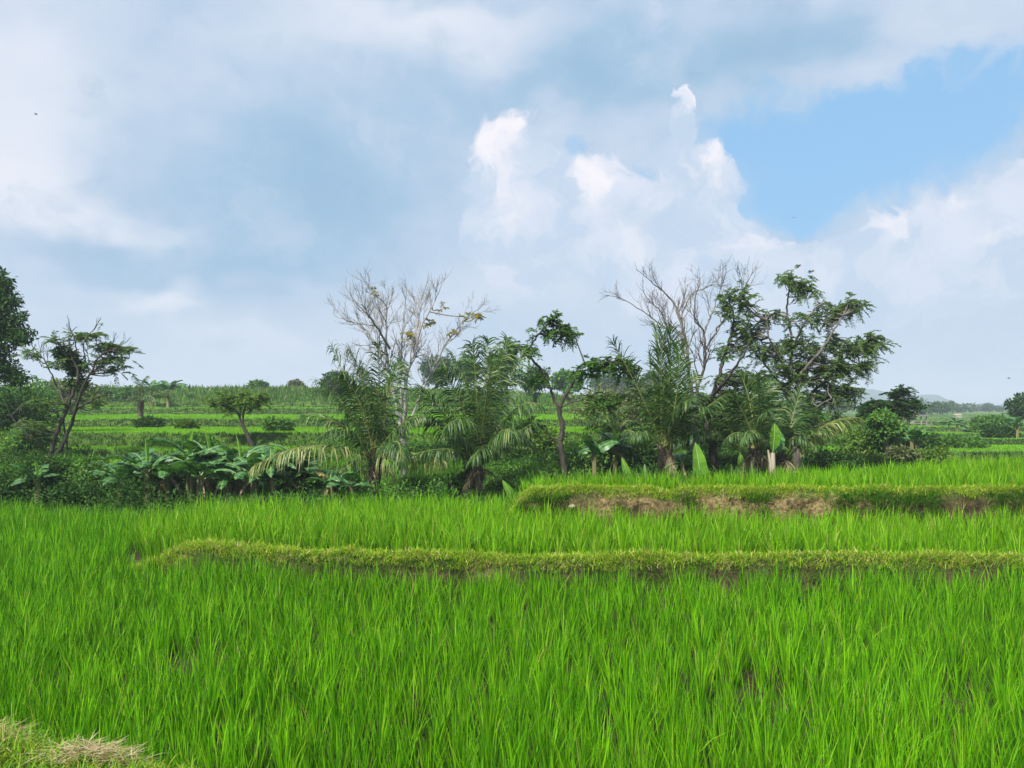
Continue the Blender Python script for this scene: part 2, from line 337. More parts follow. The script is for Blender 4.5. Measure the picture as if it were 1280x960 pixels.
# hillside treads
def inbands(X,Y,rows_in):
    _,idx,t=interp_rows(X,Y); return np.isin(idx,rows_in)
H0=19
tread=[H0+1,H0+3,H0+5,H0+7,H0+9]; riser=[H0+0,H0+2,H0+4,H0+6,H0+8,H0+10]
mb=MB()
for (y0,y1,sp,nb,h,W) in ((19.5,27,.18,10,.11,.02),(27,40,.24,10,.085,.03),(40,58,.36,10,.09,.045),(58,90,.6,10,.11,.08)):
    X,Y=grid(-.9*y1,.9*y1,y0,y1,sp,sp,sp*.18); ok=infan(X,Y,2)&inbands(X,Y,tread); X=X[ok];Y=Y[ok]
    z=zg(X,Y); N=len(X); idx=np.repeat(np.arange(N),nb); M_=len(idx)
    b_=np.stack([X[idx]+rs.normal(0,sp*.3,M_),Y[idx]+rs.normal(0,sp*.3,M_),z[idx]-.02],1)
    th0=rs.uniform(0,.25,M_); blades(mb,b_,rs.uniform(0,6.28,M_),th0,th0+rs.uniform(.1,.7,M_),h*rs.uniform(.7,1.2,M_),W*rs.uniform(.6,1.1,M_),2)
tag(mb.build('terrace_rice',M['hill_rice']),'green rice growing on the stepped terraces of the hillside','rice',kind='stuff')
# darker grass on the terrace risers and the valley floor
mb=MB()
for (y0,y1,sp,nb,h,W) in ((19.8,27,.14,12,.17,.02),(27,40,.18,12,.15,.035),(40,60,.24,11,.15,.05),(60,90,.36,11,.17,.08)):
    X,Y=grid(-.9*y1,.9*y1,y0,y1,sp,sp,sp*.35); ok=infan(X,Y,2)&inbands(X,Y,riser)&(vnoise(X*.8,Y*.8,133)>.04); X=X[ok];Y=Y[ok]
    z=zg(X,Y); N=len(X); idx=np.repeat(np.arange(N),nb); M_=len(idx)
    b_=np.stack([X[idx]+rs.normal(0,sp*.5,M_),Y[idx]+rs.normal(0,sp*.5,M_),z[idx]-.04],1)
    th0=rs.uniform(0,.5,M_); blades(mb,b_,rs.uniform(0,6.28,M_),th0,th0+rs.uniform(.3,1.3,M_),h*rs.uniform(.5,1.2,M_),W*rs.uniform(.6,1.1,M_),2)
tag(mb.build('riser_grass',M['scrub']),'dark rough grass on the steep steps between the terraces','grass',kind='stuff')
mb=MB()
X=rs.uniform(-17,17,15000); Y=rs.uniform(12.4,21,15000); px=X/Y*F+640; ok=infan(X,Y,2)&(Y>farY(px)+.15); X=X[ok];Y=Y[ok]
z=zg(X,Y); idx=np.repeat(np.arange(len(X)),7); M_=len(idx)
b_=np.stack([X[idx]+rs.normal(0,.08,M_),Y[idx]+rs.normal(0,.08,M_),z[idx]-.03],1); th0=rs.uniform(0,.4,M_)
hh=(.18+.30*np.clip(vnoise(X*.5,Y*.5,141),0,1))[idx]
blades(mb,b_,rs.uniform(0,6.28,M_),th0,th0+rs.uniform(.3,1.2,M_),hh*rs.uniform(.5,1.2,M_),.018*rs.uniform(.6,1.2,M_),3)
tag(mb.build('valley_grass',M['meadow']),'rough green grass on the valley floor under the palms','grass',kind='stuff')
# leafy ground cover that fills the valley under the trees
def round_leaf_cover(mb,X,Y,h,rr,n,lw):
    rng=np.random.RandomState(19); z=zg(X,Y); idx=np.repeat(np.arange(len(X)),n); k=len(idx)
    p=unit(rng.normal(size=(k,3)))*(rng.uniform(.2,1,k)**.6)[:,None]*np.stack([rr[idx],rr[idx],h[idx]*.55],1)
    c=np.stack([X[idx],Y[idx],z[idx]+h[idx]*.5],1)+p; d=unit(p)+rng.normal(0,.6,(k,3)); leaves(mb,c,d,lw[0]*rng.uniform(.6,1.3,k),lw[1]*rng.uniform(.7,1.2,k),rng,unit(p)+np.array([0,0,.8])+rng.normal(0,.4,(k,3)))
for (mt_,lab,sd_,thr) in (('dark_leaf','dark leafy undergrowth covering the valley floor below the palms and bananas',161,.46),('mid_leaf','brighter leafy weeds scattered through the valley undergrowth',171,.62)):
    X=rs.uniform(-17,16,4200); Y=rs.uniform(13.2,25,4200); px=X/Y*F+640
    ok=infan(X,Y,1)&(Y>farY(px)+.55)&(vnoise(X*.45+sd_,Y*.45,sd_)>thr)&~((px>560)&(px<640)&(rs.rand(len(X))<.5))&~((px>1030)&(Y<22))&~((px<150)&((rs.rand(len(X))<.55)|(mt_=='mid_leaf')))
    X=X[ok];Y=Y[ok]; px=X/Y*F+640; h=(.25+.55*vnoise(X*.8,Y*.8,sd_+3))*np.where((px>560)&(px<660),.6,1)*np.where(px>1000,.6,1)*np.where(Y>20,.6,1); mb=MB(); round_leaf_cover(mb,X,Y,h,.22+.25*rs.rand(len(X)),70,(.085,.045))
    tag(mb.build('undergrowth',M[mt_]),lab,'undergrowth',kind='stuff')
# low wild growth over the top of the ridge and the far meadow
mb=MB()
for (y0,y1,sp,nb,h,W) in ((66.3,104,.8,12,.62,.10),(80,200,2.6,14,.9,.22)):
    X,Y=grid(-.9*y1,.9*y1,y0,y1,sp,sp,sp*.4); ok=infan(X,Y,3); X=X[ok];Y=Y[ok]; z=zg(X,Y); N=len(X); idx=np.repeat(np.arange(N),nb); M_=len(idx)
    b_=np.stack([X[idx]+rs.normal(0,sp*.35,M_),Y[idx]+rs.normal(0,sp*.35,M_),z[idx]-.05],1); th0=rs.uniform(0,.5,M_)
    hh=(h*(.45+1.0*vnoise(X*.25,Y*.25,151))*np.where(X/Y*F+640>1030,.22,1))[idx]
    blades(mb,b_,rs.uniform(0,6.28,M_),th0,th0+rs.uniform(.3,1.3,M_),hh*rs.uniform(.5,1.2,M_),W*rs.uniform(.5,1.1,M_),2)
tag(mb.build('ridge_growth',M['ridge']),'low mixed weeds and crops covering the ridge behind the terraces','weeds',kind='stuff')

# ------------------------------------------------------------------ grass on the banks
def bank_grass(name,Xc,Yc,per,h,W,mat,label,down=.5,kind='stuff',cat='grass'):
    z=zg(Xc,Yc); idx=np.repeat(np.arange(len(Xc)),per); M_=len(idx)
    b_=np.stack([Xc[idx]+rs.normal(0,.04,M_),Yc[idx]+rs.normal(0,.04,M_),z[idx]+.0],1)
    az=rs.uniform(0,2*math.pi,M_); fr=rs.rand(M_)<down; az[fr]=-math.pi/2+rs.normal(0,.8,fr.sum())
    th0=rs.uniform(.1,.9,M_); th1=th0+rs.uniform(.5,1.7,M_)
    mb=MB(); blades(mb,b_,az,th0,th1,h*rs.uniform(.5,1.3,M_)*(.75+.5*vnoise(Xc*2.2,Yc*2.2,5))[idx],W*rs.uniform(.6,1.1,M_),3,twist=rs.normal(0,.5,M_))
    return tag(mb.build(name,mat),label,cat,kind=kind)
x=rs.uniform(-5.2,7.6,3400); y=np.full(3400,8.7); 
for _ in range(4): y=bund1Y(x/y*F+640)
y=y+rs.uniform(-.02,.24,len(x)); px=x/y*F+640; w=.10*fbm(px/55.,3.1+0*px,3); y=y+w; ok=a1(px)>.10; x=x[ok];y=y[ok]
bank_grass('bank_grass',x,y,11,.095,.0075,M['bund_grass'],'yellowish tufted grass along the crest of the nearer earth bank')
x=rs.uniform(-5.0,7.6,1500); y=np.full(1500,8.7)
for _ in range(4): y=bund1Y(x/y*F+640)
y=y+rs.uniform(-.22,-.02,len(x)); px=x/y*F+640; ok=(a1(px)>.15)&(vnoise(x*1.6,y*0,55)>.45); x=x[ok];y=y[ok]
bank_grass('bank_grass',x,y,5,.14,.008,M['meadow'],'ragged grass hanging down the face of the nearer earth bank',.85)
x=rs.uniform(-.3,10.5,3600); y=np.full(3600,11.6)
for _ in range(4): y=bund2Y(x/y*F+640)
px=x/y*F+640; y=y+rs.uniform(-.02,.46,len(x))+.10*fbm(px/60.,7.7+0*px,9); px=x/y*F+640; ok=a2(px)>.05; x=x[ok];y=y[ok]
bank_grass('bank_grass',x,y,11,.10,.0085,M['bund_grass'],'yellow green grass along the crest of the higher clay bank',.6)
x=rs.uniform(-.3,10.5,2600); y=np.full(2600,11.6)
for _ in range(4): y=bund2Y(x/y*F+640)
px=x/y*F+640; y=y+rs.uniform(-.22,0,len(x)); ok=(a2(px)>.05)&(vnoise(x*1.9,y*0,57)>.52-.3*sstep(1060,1120,px)-.25*(1-sstep(660,760,px))); x=x[ok];y=y[ok]
bank_grass('bank_grass',x,y,7,.15,.010,M['meadow'],'dark grass hanging over the clay face of the higher bank',.8)
# the bank the photographer stands on
X=rs.uniform(-6.5,4,26000); Y=rs.uniform(1.2,6.2,26000); bz,bd=bank(X,Y); ok=(bd>-.2)&infan(X,Y,1)&(Y>2); X=X[ok];Y=Y[ok]
bank_grass('bank_grass',X,Y,8,.12,.0075,M['bank_grass'],'short yellow green turf on the bank at the lower left corner',.25)
# straw lying on it
c=at(128,946,4.16); N=700
bx=c[0]+rs.normal(0,.14,N); by=c[1]+rs.normal(0,.06,N); mb=MB()
b_=np.stack([bx,by,zg(bx,by)+.02+rs.uniform(0,.06,N)],1); az=rs.normal(.1,.9,N)+math.pi*(rs.rand(N)<.5)
blades(mb,b_,az,rs.uniform(1.15,1.6,N),rs.uniform(1.5,1.9,N),rs.uniform(.06,.18,N),rs.uniform(.003,.006,N),3,twist=rs.normal(0,.4,N))
c=at(12,948,4.5); bx=c[0]+rs.normal(0,.10,200); by=c[1]+rs.normal(0,.07,200)
b_=np.stack([bx,by,zg(bx,by)+.03],1); blades(mb,b_,rs.uniform(0,6.28,200),rs.uniform(1.1,1.6,200),rs.uniform(1.4,1.9,200),rs.uniform(.06,.2,200),rs.uniform(.004,.006,200),3)
tag(mb.build('dry_straw',M['straw']),'pale dry straw lying on the turf in the lower left corner','straw',kind='stuff')
# ------------------------------------------------------------------ trees
def rnd_perp(d,rng):
    v=rng.normal(size=3); v=v-d*np.dot(v,d); return unit(v)
def sub_branch(mb,p,d,L,r,lvl,rng,tips,up=.15,wob=.18,nch=(3,5),ang=(.4,.85),rmin=.006,ratio=(.45,.75),sides=5):
    n=5; pts=[p]; q=p.copy(); dd=d.copy()
    for i in range(n):
        dd=unit(dd+rng.normal(0,wob,3)+np.array([0,0,up])); q=q+dd*L/n; pts.append(q)
    pts=np.array(pts); tube(mb,pts,np.maximum(np.linspace(r,r*.45,n+1),rmin*.8),sides if r>.015 else 4)
    if lvl>0:
        for j in range(rng.randint(nch[0],nch[1]+1)):
            s=rng.uniform(.25,.98)*n; i=min(int(s),n-1); f=s-i; b=pts[i]*(1-f)+pts[i+1]*f
            td=unit(pts[i+1]-pts[i]); a=rng.uniform(*ang); nd_=unit(td*math.cos(a)+rnd_perp(td,rng)*math.sin(a))
            sub_branch(mb,b,nd_,L*rng.uniform(*ratio),max(r*.55,rmin),lvl-1,rng,tips,up,wob,nch,ang,rmin,ratio)
    tips.append((pts[-1],dd))

def spray_clump(ml,mt,c,Rr,rng,nspray=9,lw=(.10,.034),per=22,flat=.55,droop=.35):
    """a tuft of feathered leaves fanning out from c"""
    for k in range(nspray):
        d=rng.normal(size=3); d[2]=d[2]*flat+.12; d=unit(d); Ls=Rr*rng.uniform(.6,1.1)
        o=c+rng.normal(0,.28,3)*Rr*np.array([1,1,flat]); s=np.linspace(.12,1,per)
        pts=o+d*(s*Ls)[:,None]; pts[:,2]-=droop*Ls*s**2
        if mt is not None: tube(mt,np.array([o,pts[per//2],pts[-1]]),[.008,.006,.003],3)
        side=unit(np.cross(d,[0,0,1.])+1e-6)
        for sg in (1,-1):
            dl=unit(side*sg+d*.55+rng.normal(0,.22,(per,3))+np.array([0,0,-.18])); n_=np.array([0,0,1.])+rng.normal(0,.45,(per,3))
            leaves(ml,pts,dl,lw[0]*rng.uniform(.7,1.25,per),lw[1]*rng.uniform(.8,1.2,per),rng,n_)

def round_clump(ml,mt,c,Rr,rng,n=120,lw=(.12,.06),flat=.75):
    p=rng.normal(size=(n,3)); p=unit(p)*(rng.uniform(.25,1,n)**.6)[:,None]*Rr*np.array([1,1,flat])
    d=unit(p)+rng.normal(0,.6,(n,3))+np.array([0,0,-.25]); leaves(ml,c+p,d,lw[0]*rng.uniform(.6,1.3,n),lw[1]*rng.uniform(.7,1.2,n),rng,unit(p)+np.array([0,0,.7])+rng.normal(0,.4,(n,3)))

def tree(name,label,px,Y,limbs,bark,leafm=None,blobs_=(),clump='spray',cl=None,cR=(.28,.45),bare=0,bare_opts=None,cat='tree',group=None,seed=1,sink=.1,trunk_name='trunk',leaf_tips=None,crown='crown',xs=1.0):
    """limbs: lists of (px,py[,depth offset]) with a radius at both ends; the first limb is the trunk"""
    rng=np.random.RandomState(seed); base=ground_at(px,Y); base[2]-=sink
    root=empty(name,base,label,cat,group); mtr=MB(); allp=[]; mtw=MB()
    for li,(pts,r0,r1) in enumerate(limbs):
        P=[at(px+(q[0]-px)*xs,q[1],Y+(q[2] if len(q)>2 else 0)) for q in pts]
        if li==0: P[0]=base.copy()
        S=spline(P,6); L=np.linalg.norm(S[-1]-S[0]); S[1:-1]+=rng.normal(0,.012,S[1:-1].shape)*min(1,L/2)
        tube(mtr,S,np.interp(np.linspace(0,1,len(S))**.8,[0,1],[r0,r1]),8 if r0>.05 else 6)
        if li==0: tube(mtr,[base+np.array([0,0,-.05]),S[0]+(S[1]-S[0])*.4],[r0*1.45,r0*1.02],8)
        allp.append((S,r0,r1))
        if bare:
            o=dict(n=7,L=.9,lvl=2,start=.3); o.update(bare_opts or {}); tips=[]
            if li==0 and o.get('skip_trunk',True): continue
            for j in range(int(max(2,o['n']*L/2.2))):
                s=rng.uniform(o['start'],1)*(len(S)-1); i=min(int(s),len(S)-2); td=unit(S[i+1]-S[i]); a=rng.uniform(.35,.75)
                d=unit(td*math.cos(a)+rnd_perp(td,rng)*math.sin(a)+np.array([0,0,.1]))
                rr=np.interp(i/len(S),[0,1],[r0,r1])*.5
                sub_branch(mtw,S[i],d,o['L']*rng.uniform(.6,1.15)*(1.15-.5*s/len(S)),min(max(rr,.008),.022),o['lvl'],rng,tips,up=.10,wob=.13,nch=o.get('nch',(3,5)),ang=(.35,.7),rmin=o.get('rmin',.0055))
            sub_branch(mtw,S[-1],unit(S[-1]-S[-2]),o['L']*.7,r1,o['lvl']-1,rng,tips,up=.05,rmin=o.get('rmin',.0055))
            if leaf_tips:
                allp.append((np.array([q for q,_ in tips]),0,0))
    ml=MB(); pool=np.concatenate([a[0] for a in allp if a[1]>0])
    if leafm is not None:
        for (bx,by,rx,ry,nc) in blobs_:
            for k in range(nc):
                a=rng.uniform(0,6.28); r=math.sqrt(rng.rand()); dy=rng.uniform(-1,1)*max(rx,10)/F*Y*.8
                c=at(px+(bx-px)*xs+rx*r*math.cos(a),by+ry*r*math.sin(a),Y+dy); Rr=rng.uniform(*cR)
                j=np.argmin(((pool-c)**2).sum(1)+2.0*np.maximum(0,pool[:,2]-c[2]+.1)**2); a0=pool[j]; mid=(a0+c)/2+rng.normal(0,.06,3)+np.array([0,0,-.06]); dd=np.linalg.norm(c-a0)
                if dd>.1: tube(mtw,spline([a0,mid,c],3),np.linspace(min(.012+.012*dd,.035),.007,7),5)
                if clump=='spray': spray_clump(ml,mtw,c,Rr,rng,**(cl or {}))
                else: round_clump(ml,mtw,c,Rr,rng,**(cl or {}))
    if mtw.n and (not bare or name=='thin_tree'):
        for v_,f_ in ((np.concatenate(mtw.v),np.concatenate(mtw.f)),): mtr.add(v_,f_)
    mtr.build(trunk_name,bark,root,base,True)
    if mtw.n and bare and name!='thin_tree': mtw.build('branches',bark,root,base,True)
    if ml.n: ml.build(crown,leafm,root,base)
    return root

# --- leafless pale tree in the middle
bareA=tree('bare_tree','tall pale leafless tree with a wide fan of twigs between the two leftmost palms',505,20.5,[
 ([(505,600),(505,560),(503,545)],0.0897,0.0702),
 ([(503,548),(500,530),(491,496,.3),(481,444,.2),(479,406),(480,382),(460,368,-.3)],0.0546,0.0094),
 ([(505,548),(507,505,-.2),(509,470,-.3),(519,444,-.3),(530,410,-.4),(552,369,-.3)],0.0624,0.0109),
 ([(502,540),(500,480,.5),(502,440,.6),(503,410,.5),(508,372,.6)],0.0390,0.0078),
 ([(481,452,.2),(462,425,.5),(440,406,.7),(410,396,.9)],0.0312,0.0109),
 ([(485,436),(466,408,-.7),(452,392,-1),(436,378,-1.2)],0.0351,0.0109),
 ([(503,548),(488,520,-.5),(470,496,-.8),(452,474,-1),(438,462,-1)],0.0312,0.0094),
 ([(512,530,.2),(530,490,.7),(550,454,.9),(575,416,.9),(604,390,1)],0.0351,0.0109),
 ([(519,444),(524,400,.5),(529,385,.9),(530,372,1)],0.0312,0.0109),
 ([(493,500),(480,470,1),(470,430,1.3),(476,400,1.5),(486,375,1.5)],0.0351,0.0109)],
 M['bark_grey'],M['yellow_leaf'],[(610,393,6,4,2),(600,398,5,4,1),(541,401,9,4,2),(514,418,7,10,3),(460,366,5,3,1),(575,412,6,4,1),(556,388,6,4,1)],cl=dict(nspray=4,per=7,lw=(.10,.04)),cR=(.14,.24),bare=1,bare_opts=dict(n=8,L=.78,lvl=2,nch=(3,5),start=.22,rmin=.0034),seed=3,xs=.88,crown='last_leaves')
# --- second leafless tree
bareE=tree('bare_tree','leafless brownish tree with forked bare limbs, between upright palm and leafy trees',868,20,[
 ([(868,592),(868,555),(868,520)],0.1092,0.0780),
 ([(868,522),(862,470),(857,430),(845,386,.3),(828,366,.3),(810,352,.3)],0.0585,0.0125),
 ([(868,518),(872,485),(882,457,-.3),(881,417,-.3),(868,398,-.5),(870,368,-.5)],0.0507,0.0125),
 ([(857,432),(845,416,.6),(826,408,.8),(800,390,1),(772,374,1.1)],0.0312,0.0101),
 ([(881,417,-.3),(888,400,.2),(895,382,.4),(907,352,.5)],0.0312,0.0109),
 ([(862,462),(845,440,-.6),(832,410,-1),(822,388,-1.1),(806,374,-1.2)],0.0273,0.0101),
 ([(881,440),(903,405,.8),(925,376,1),(940,352,1)],0.0312,0.0109),
 ([(850,398),(862,370,.8),(878,362,1),(892,356,1)],0.0234,0.0094)],
 M['bark_brown'],bare=1,bare_opts=dict(n=8,L=.74,lvl=2,nch=(2,4),start=.28,rmin=.0034),seed=8,xs=.93)
# --- feathery leafy trees at the right of the middle
leafF=tree('leafy_tree','tallest feathery leafy tree with layered crown reaching out to the right above the valley',1000,21,[
 ([(1000,598),(994,550),(989,510),(987,489)],.125,.09),
 ([(987,492),(989,455),(989,423,.3),(984,389,.3),(987,362,.2),(990,354)],.06,.012),
 ([(992,500),(1003,465,-.3),(1026,439,-.5),(1045,407,-.5),(1054,394,-.5)],.06,.012),
 ([(992,515),(1014,492,.3),(1039,470,.5),(1057,447,.5),(1082,434,.6)],.065,.012),
 ([(989,505),(975,480,.7),(954,452,.9),(939,412,1),(928,382,1)],.05,.012),
 ([(1000,530),(1022,508,-.6),(1040,498,-.9)],.05,.014),
 ([(989,440),(1005,405,-.8),(1020,385,-1),(1030,378,-1)],.04,.015),
 ([(990,470),(965,430,-.6),(958,400,-.7)],.04,.012)],
 M['bark_brown'],M['feather'],[(982,346,6,5,6),(1005,354,12,7,9),(1010,362,6,4,3),(1062,382,14,8,9),(1038,386,16,7,10),(1028,400,12,7,6),(1094,428,12,7,12),(1072,434,16,8,13),(1048,428,14,9,10),(1080,452,10,6,6),(1060,460,18,9,13),(1032,450,20,12,17),(1000,430,22,10,15),(1012,470,26,14,23),(1052,492,22,10,17),(1020,500,26,14,20),(985,460,22,14,17),(960,440,18,12,14),(940,415,14,9,10),(962,395,12,8,8),(925,378,10,8,6),(960,480,24,14,17),(1000,400,10,6,5),(1010,530,26,14,12),(975,525,24,16,12),(1035,525,22,10,8)],
 cl=dict(nspray=6,per=14,lw=(.085,.030),flat=.75,droop=.45),cR=(.22,.42),seed=14)
leafH=tree('leafy_tree','slim feathery tree with dark leaning trunk and sparse top, right of the leafless brown tree',896,20.5,[
 ([(896,598),(890,560),(884,540),(888,500)],.13,.09),
 ([(888,502),(901,461),(912,425),(917,401),(910,368)],.06,.018),
 ([(890,495),(912,470,-.6),(928,445,-.9),(938,425,-1)],.05,.015),
 ([(886,520),(872,490,.6),(868,465,.9)],.04,.014)],
 M['bark_dark'],M['feather'],[(908,372,10,7,5),(928,366,12,7,5),(905,392,12,8,5),(922,405,14,9,6),(935,430,16,12,8),(912,440,14,10,7),(905,480,26,18,13),(935,480,22,16,15),(880,510,22,16,13),(925,520,26,16,17),(900,545,26,14,15),(950,520,20,16,12)],
 cl=dict(nspray=6,per=13,lw=(.085,.028),flat=.75,droop=.45),cR=(.22,.36),seed=22)
# --- crooked tree between the palms
treeC=tree('crooked_tree','crooked dark tree with two twisted limbs and separate leaf tufts',709,19,[
 ([(709,604),(706,585),(700,554),(703,535),(698,510)],0.0760,0.0560),
 ([(698,512),(690,492),(684,476),(672,457,.2),(661,441,.2),(668,424),(687,404),(703,391)],0.0480,0.0128),
 ([(699,510),(707,494),(716,479),(722,462,-.2),(735,454,-.2),(766,452,-.2)],0.0440,0.0128),
 ([(699,511),(712,504),(728,500),(742,502)],0.0240,0.0096),
 ([(702,556),(690,548),(684,540),(682,532)],0.0320,0.0112),
 ([(664,446),(650,437,-.3),(640,431,-.4),(628,428,-.4)],0.0200,0.0080)],
 M['bark_dark'],M['mid_leaf'],[(690,398,11,6,5),(704,412,15,5,6),(716,420,8,4,3),(681,417,9,5,3),(640,431,10,5,4),(656,438,8,4,3),(742,458,20,8,11),(768,456,20,8,11),(786,464,8,5,4),(728,468,8,6,3),(676,470,12,8,4),(745,500,14,7,5),(765,506,12,6,4),(668,530,10,6,3)],
 cl=dict(nspray=6,per=12,lw=(.095,.038),flat=.7,droop=.45),cR=(.20,.34),seed=5)
# --- left side
tree('broad_tree','big dark dense tree cut off by the left edge of the photo',-26,27,[
 ([(-26,600),(-24,540),(-22,490)],.30,.22),([(-22,495),(-10,450),(-2,410),(4,370)],.15,.05),([(-22,500),(-40,440,1),(-50,390,1)],.15,.05),([(-20,480),(4,450,.6),(14,430,.6)],.07,.02)],
 M['bark_dark'],M['dark_leaf'],[(0,354,9,8,6),(4,374,13,9,7),(16,402,17,10,9),(20,422,17,12,10),(0,440,22,12,12),(-6,462,24,10,14),(-20,400,30,40,40),(-50,440,36,40,36),(14,470,18,8,8),(-10,345,9,8,4)],'round',dict(n=85,lw=(.15,.08)),(.22,.42),seed=31)
tree('thin_tree','thin spreading tree with leaning dark stems before the terraces at far left',62,23,[
 ([(58,585),(60,576),(66,566)],.13,.11),
 ([(62,575),(70,545),(80,520),(92,488),(98,468),(90,445),(86,425)],.075,.018),
 ([(66,575),(78,556),(90,530),(98,500,-.4),(112,468,-.6),(125,445,-.6),(140,438,-.6)],.07,.016),
 ([(84,510),(70,480,.8),(55,450,1),(40,432,1)],.035,.012),
 ([(96,512),(115,500,-1),(130,494,-1.2)],.03,.012),
 ([(100,470),(96,440,.5),(92,420,.6),(88,412,.6)],.025,.012),
 ([(112,468),(104,435,-.5),(112,418,-.6),(118,412,-.6)],.02,.01),
 ([(62,575),(50,555,-.8),(36,545,-1),(14,520,-1)],.03,.012),
 ([(125,445),(145,436),(160,438)],.02,.01)],
 M['bark_dark'],M['feather'],[(130,434,16,5,9),(155,438,12,4,5),(146,448,14,4,5),(120,455,16,5,5),(115,420,14,4,4),(95,418,16,4,4),(66,426,12,4,3),(75,455,14,6,4),(150,462,18,5,5),(40,440,12,4,3),(120,500,24,5,6),(60,505,26,7,6),(30,525,26,8,6)],
 cl=dict(nspray=6,per=11,lw=(.10,.035),flat=.45,droop=.3),cR=(.22,.38),bare=1,bare_opts=dict(n=3,L=.7,lvl=1,start=.5),seed=41)
tree('creeper_clump','dense dark climber growing in the middle of the thin spreading tree',86,23.4,[([(72,585),(80,520),(90,480),(88,450)],.03,.015)],M['bark_dark'],M['dark_leaf'],[(84,446,12,9,7),(94,462,10,8,5),(98,474,8,8,3)],'round',dict(n=90,lw=(.13,.08)),(.22,.36),cat='climber',seed=42,trunk_name='stem',crown='foliage')
tree('leaning_tree','small leaning tree with flat light green crown standing alone on the terraces',318,26,[
 ([(318,575),(312,550),(303,530)],.085,.06),([(303,532),(296,514),(284,508),(268,505)],.04,.014),([(303,530),(306,510),(318,500),(332,497)],.04,.014),([(300,522),(300,505),(296,494)],.03,.012)],
 M['bark_dark'],M['light_leaf'],[(272,503,12,5,5),(290,495,14,5,6),(312,494,16,5,6),(330,498,12,5,5),(300,503,18,5,6),(322,508,12,4,3),(284,512,10,4,3)],cl=dict(nspray=6,per=10,lw=(.11,.04),flat=.7,droop=.4),cR=(.25,.40),seed=51)
def round_tree(name,label,px,Y,pyc,rx,ry,trunk,mat,n,seed,bark='bark_dark',cR=None,lw=(.16,.08),nl=90,group=None,cat='tree',sink=.1):
    s=Y/F; cR=cR or (rx*s*.28,rx*s*.45)
    py0=HOR+F*(EYE-ground_at(px,Y)[2])/Y
    return tree(name,label,px,Y,[([(px,py0),(px+1,(py0+pyc)/2+ry*.3),(px,pyc+ry*.2)],trunk,trunk*.6),([(px,pyc+ry*.4),(px-rx*.5,pyc)],trunk*.5,trunk*.2),([(px,pyc+ry*.4),(px+rx*.5,pyc-ry*.2)],trunk*.5,trunk*.2)],
        M[bark],M[mat],[(px,pyc,rx*.78,ry*.78,n)],'round',dict(n=nl,lw=lw),cR,seed=seed,group=group,cat=cat,sink=sink)
round_tree('small_tree','small round bright green tree on a straight pale trunk beyond the raised paddy',1107,26,536,24,22,.12,'mid_leaf',34,61,'bark_grey',(.20,.36),(.15,.08),100)
tree('flat_topped_tree','dark flat topped tree behind the small round tree with the pale trunk',1120,32,[([(1108,572),(1106,545),(1106,525)],.14,.10),([(1106,528),(1112,510),(1122,498),(1126,492)],.06,.02),([(1106,526),(1095,512),(1088,506)],.06,.02),([(1110,515),(1128,508),(1140,504)],.04,.015)],
 M['bark_dark'],M['dark_leaf'],[(1124,493,12,5,8),(1136,503,10,5,7),(1112,505,16,6,10),(1094,508,16,7,10),(1105,517,22,8,14),(1090,522,16,8,8),(1130,512,12,4,5)],cl=dict(nspray=8,per=12,lw=(.15,.06),flat=.35),cR=(.32,.55),seed=62)
# distant trees
FT=[('dark round tree on the ridge, left of the pale leafless tree',421,75,476,17,12,'dark_leaf',5),
 ('bluish round tree on the ridge seen through the twigs of the pale leafless tree',545,115,464,30,17,'dark_leaf',6),
 ('hazy green tree on the ridge just left of the broad palm top',582,100,462,20,18,'mid_leaf',7),
 ('tall green tree on the ridge directly behind the broad palm',632,48,458,24,26,'dark_leaf',8),
 ('dark green tree on the ridge behind the left limb of the crooked tree',668,60,476,22,20,'dark_leaf',9),
 ('pale green tree on the ridge between the two limbs of the crooked tree',708,75,478,18,18,'mid_leaf',10),
 ('wide blue grey tree far behind the right limb of the crooked tree',764,170,481,32,13,'dark_leaf',11),
 ('blue grey tree far behind the upright palm',812,150,482,28,15,'dark_leaf',12),
 ('broad dark tree on the skyline at the right edge',1276,60,508,19,14,'dark_leaf',13),
 ('leafy tree on the ridge below the big dark tree at the left edge',28,44,492,46,20,'mid_leaf',14),
 ('leafy tree with olive top on the ridge, right of the big dark tree',88,52,492,36,18,'dry_leaf',15),
 ('pale shrubby tree on the skyline above the small leaning tree',322,90,484,12,5,'mid_leaf',16),
 ('low grey green tree on the skyline right of the small leaning tree',372,95,482,9,4,'dry_leaf',17)]
for lb,px,Y,pyc,rx,ry,mt,sd_ in FT:
    s=Y/F; round_tree('distant_tree',lb,px,Y,pyc,rx,ry,.006*Y*.5,mt,26,100+sd_,'bark_dark',(rx*s*.22,rx*s*.40),(.0055*Y,.003*Y),70,group='trees along the skyline')

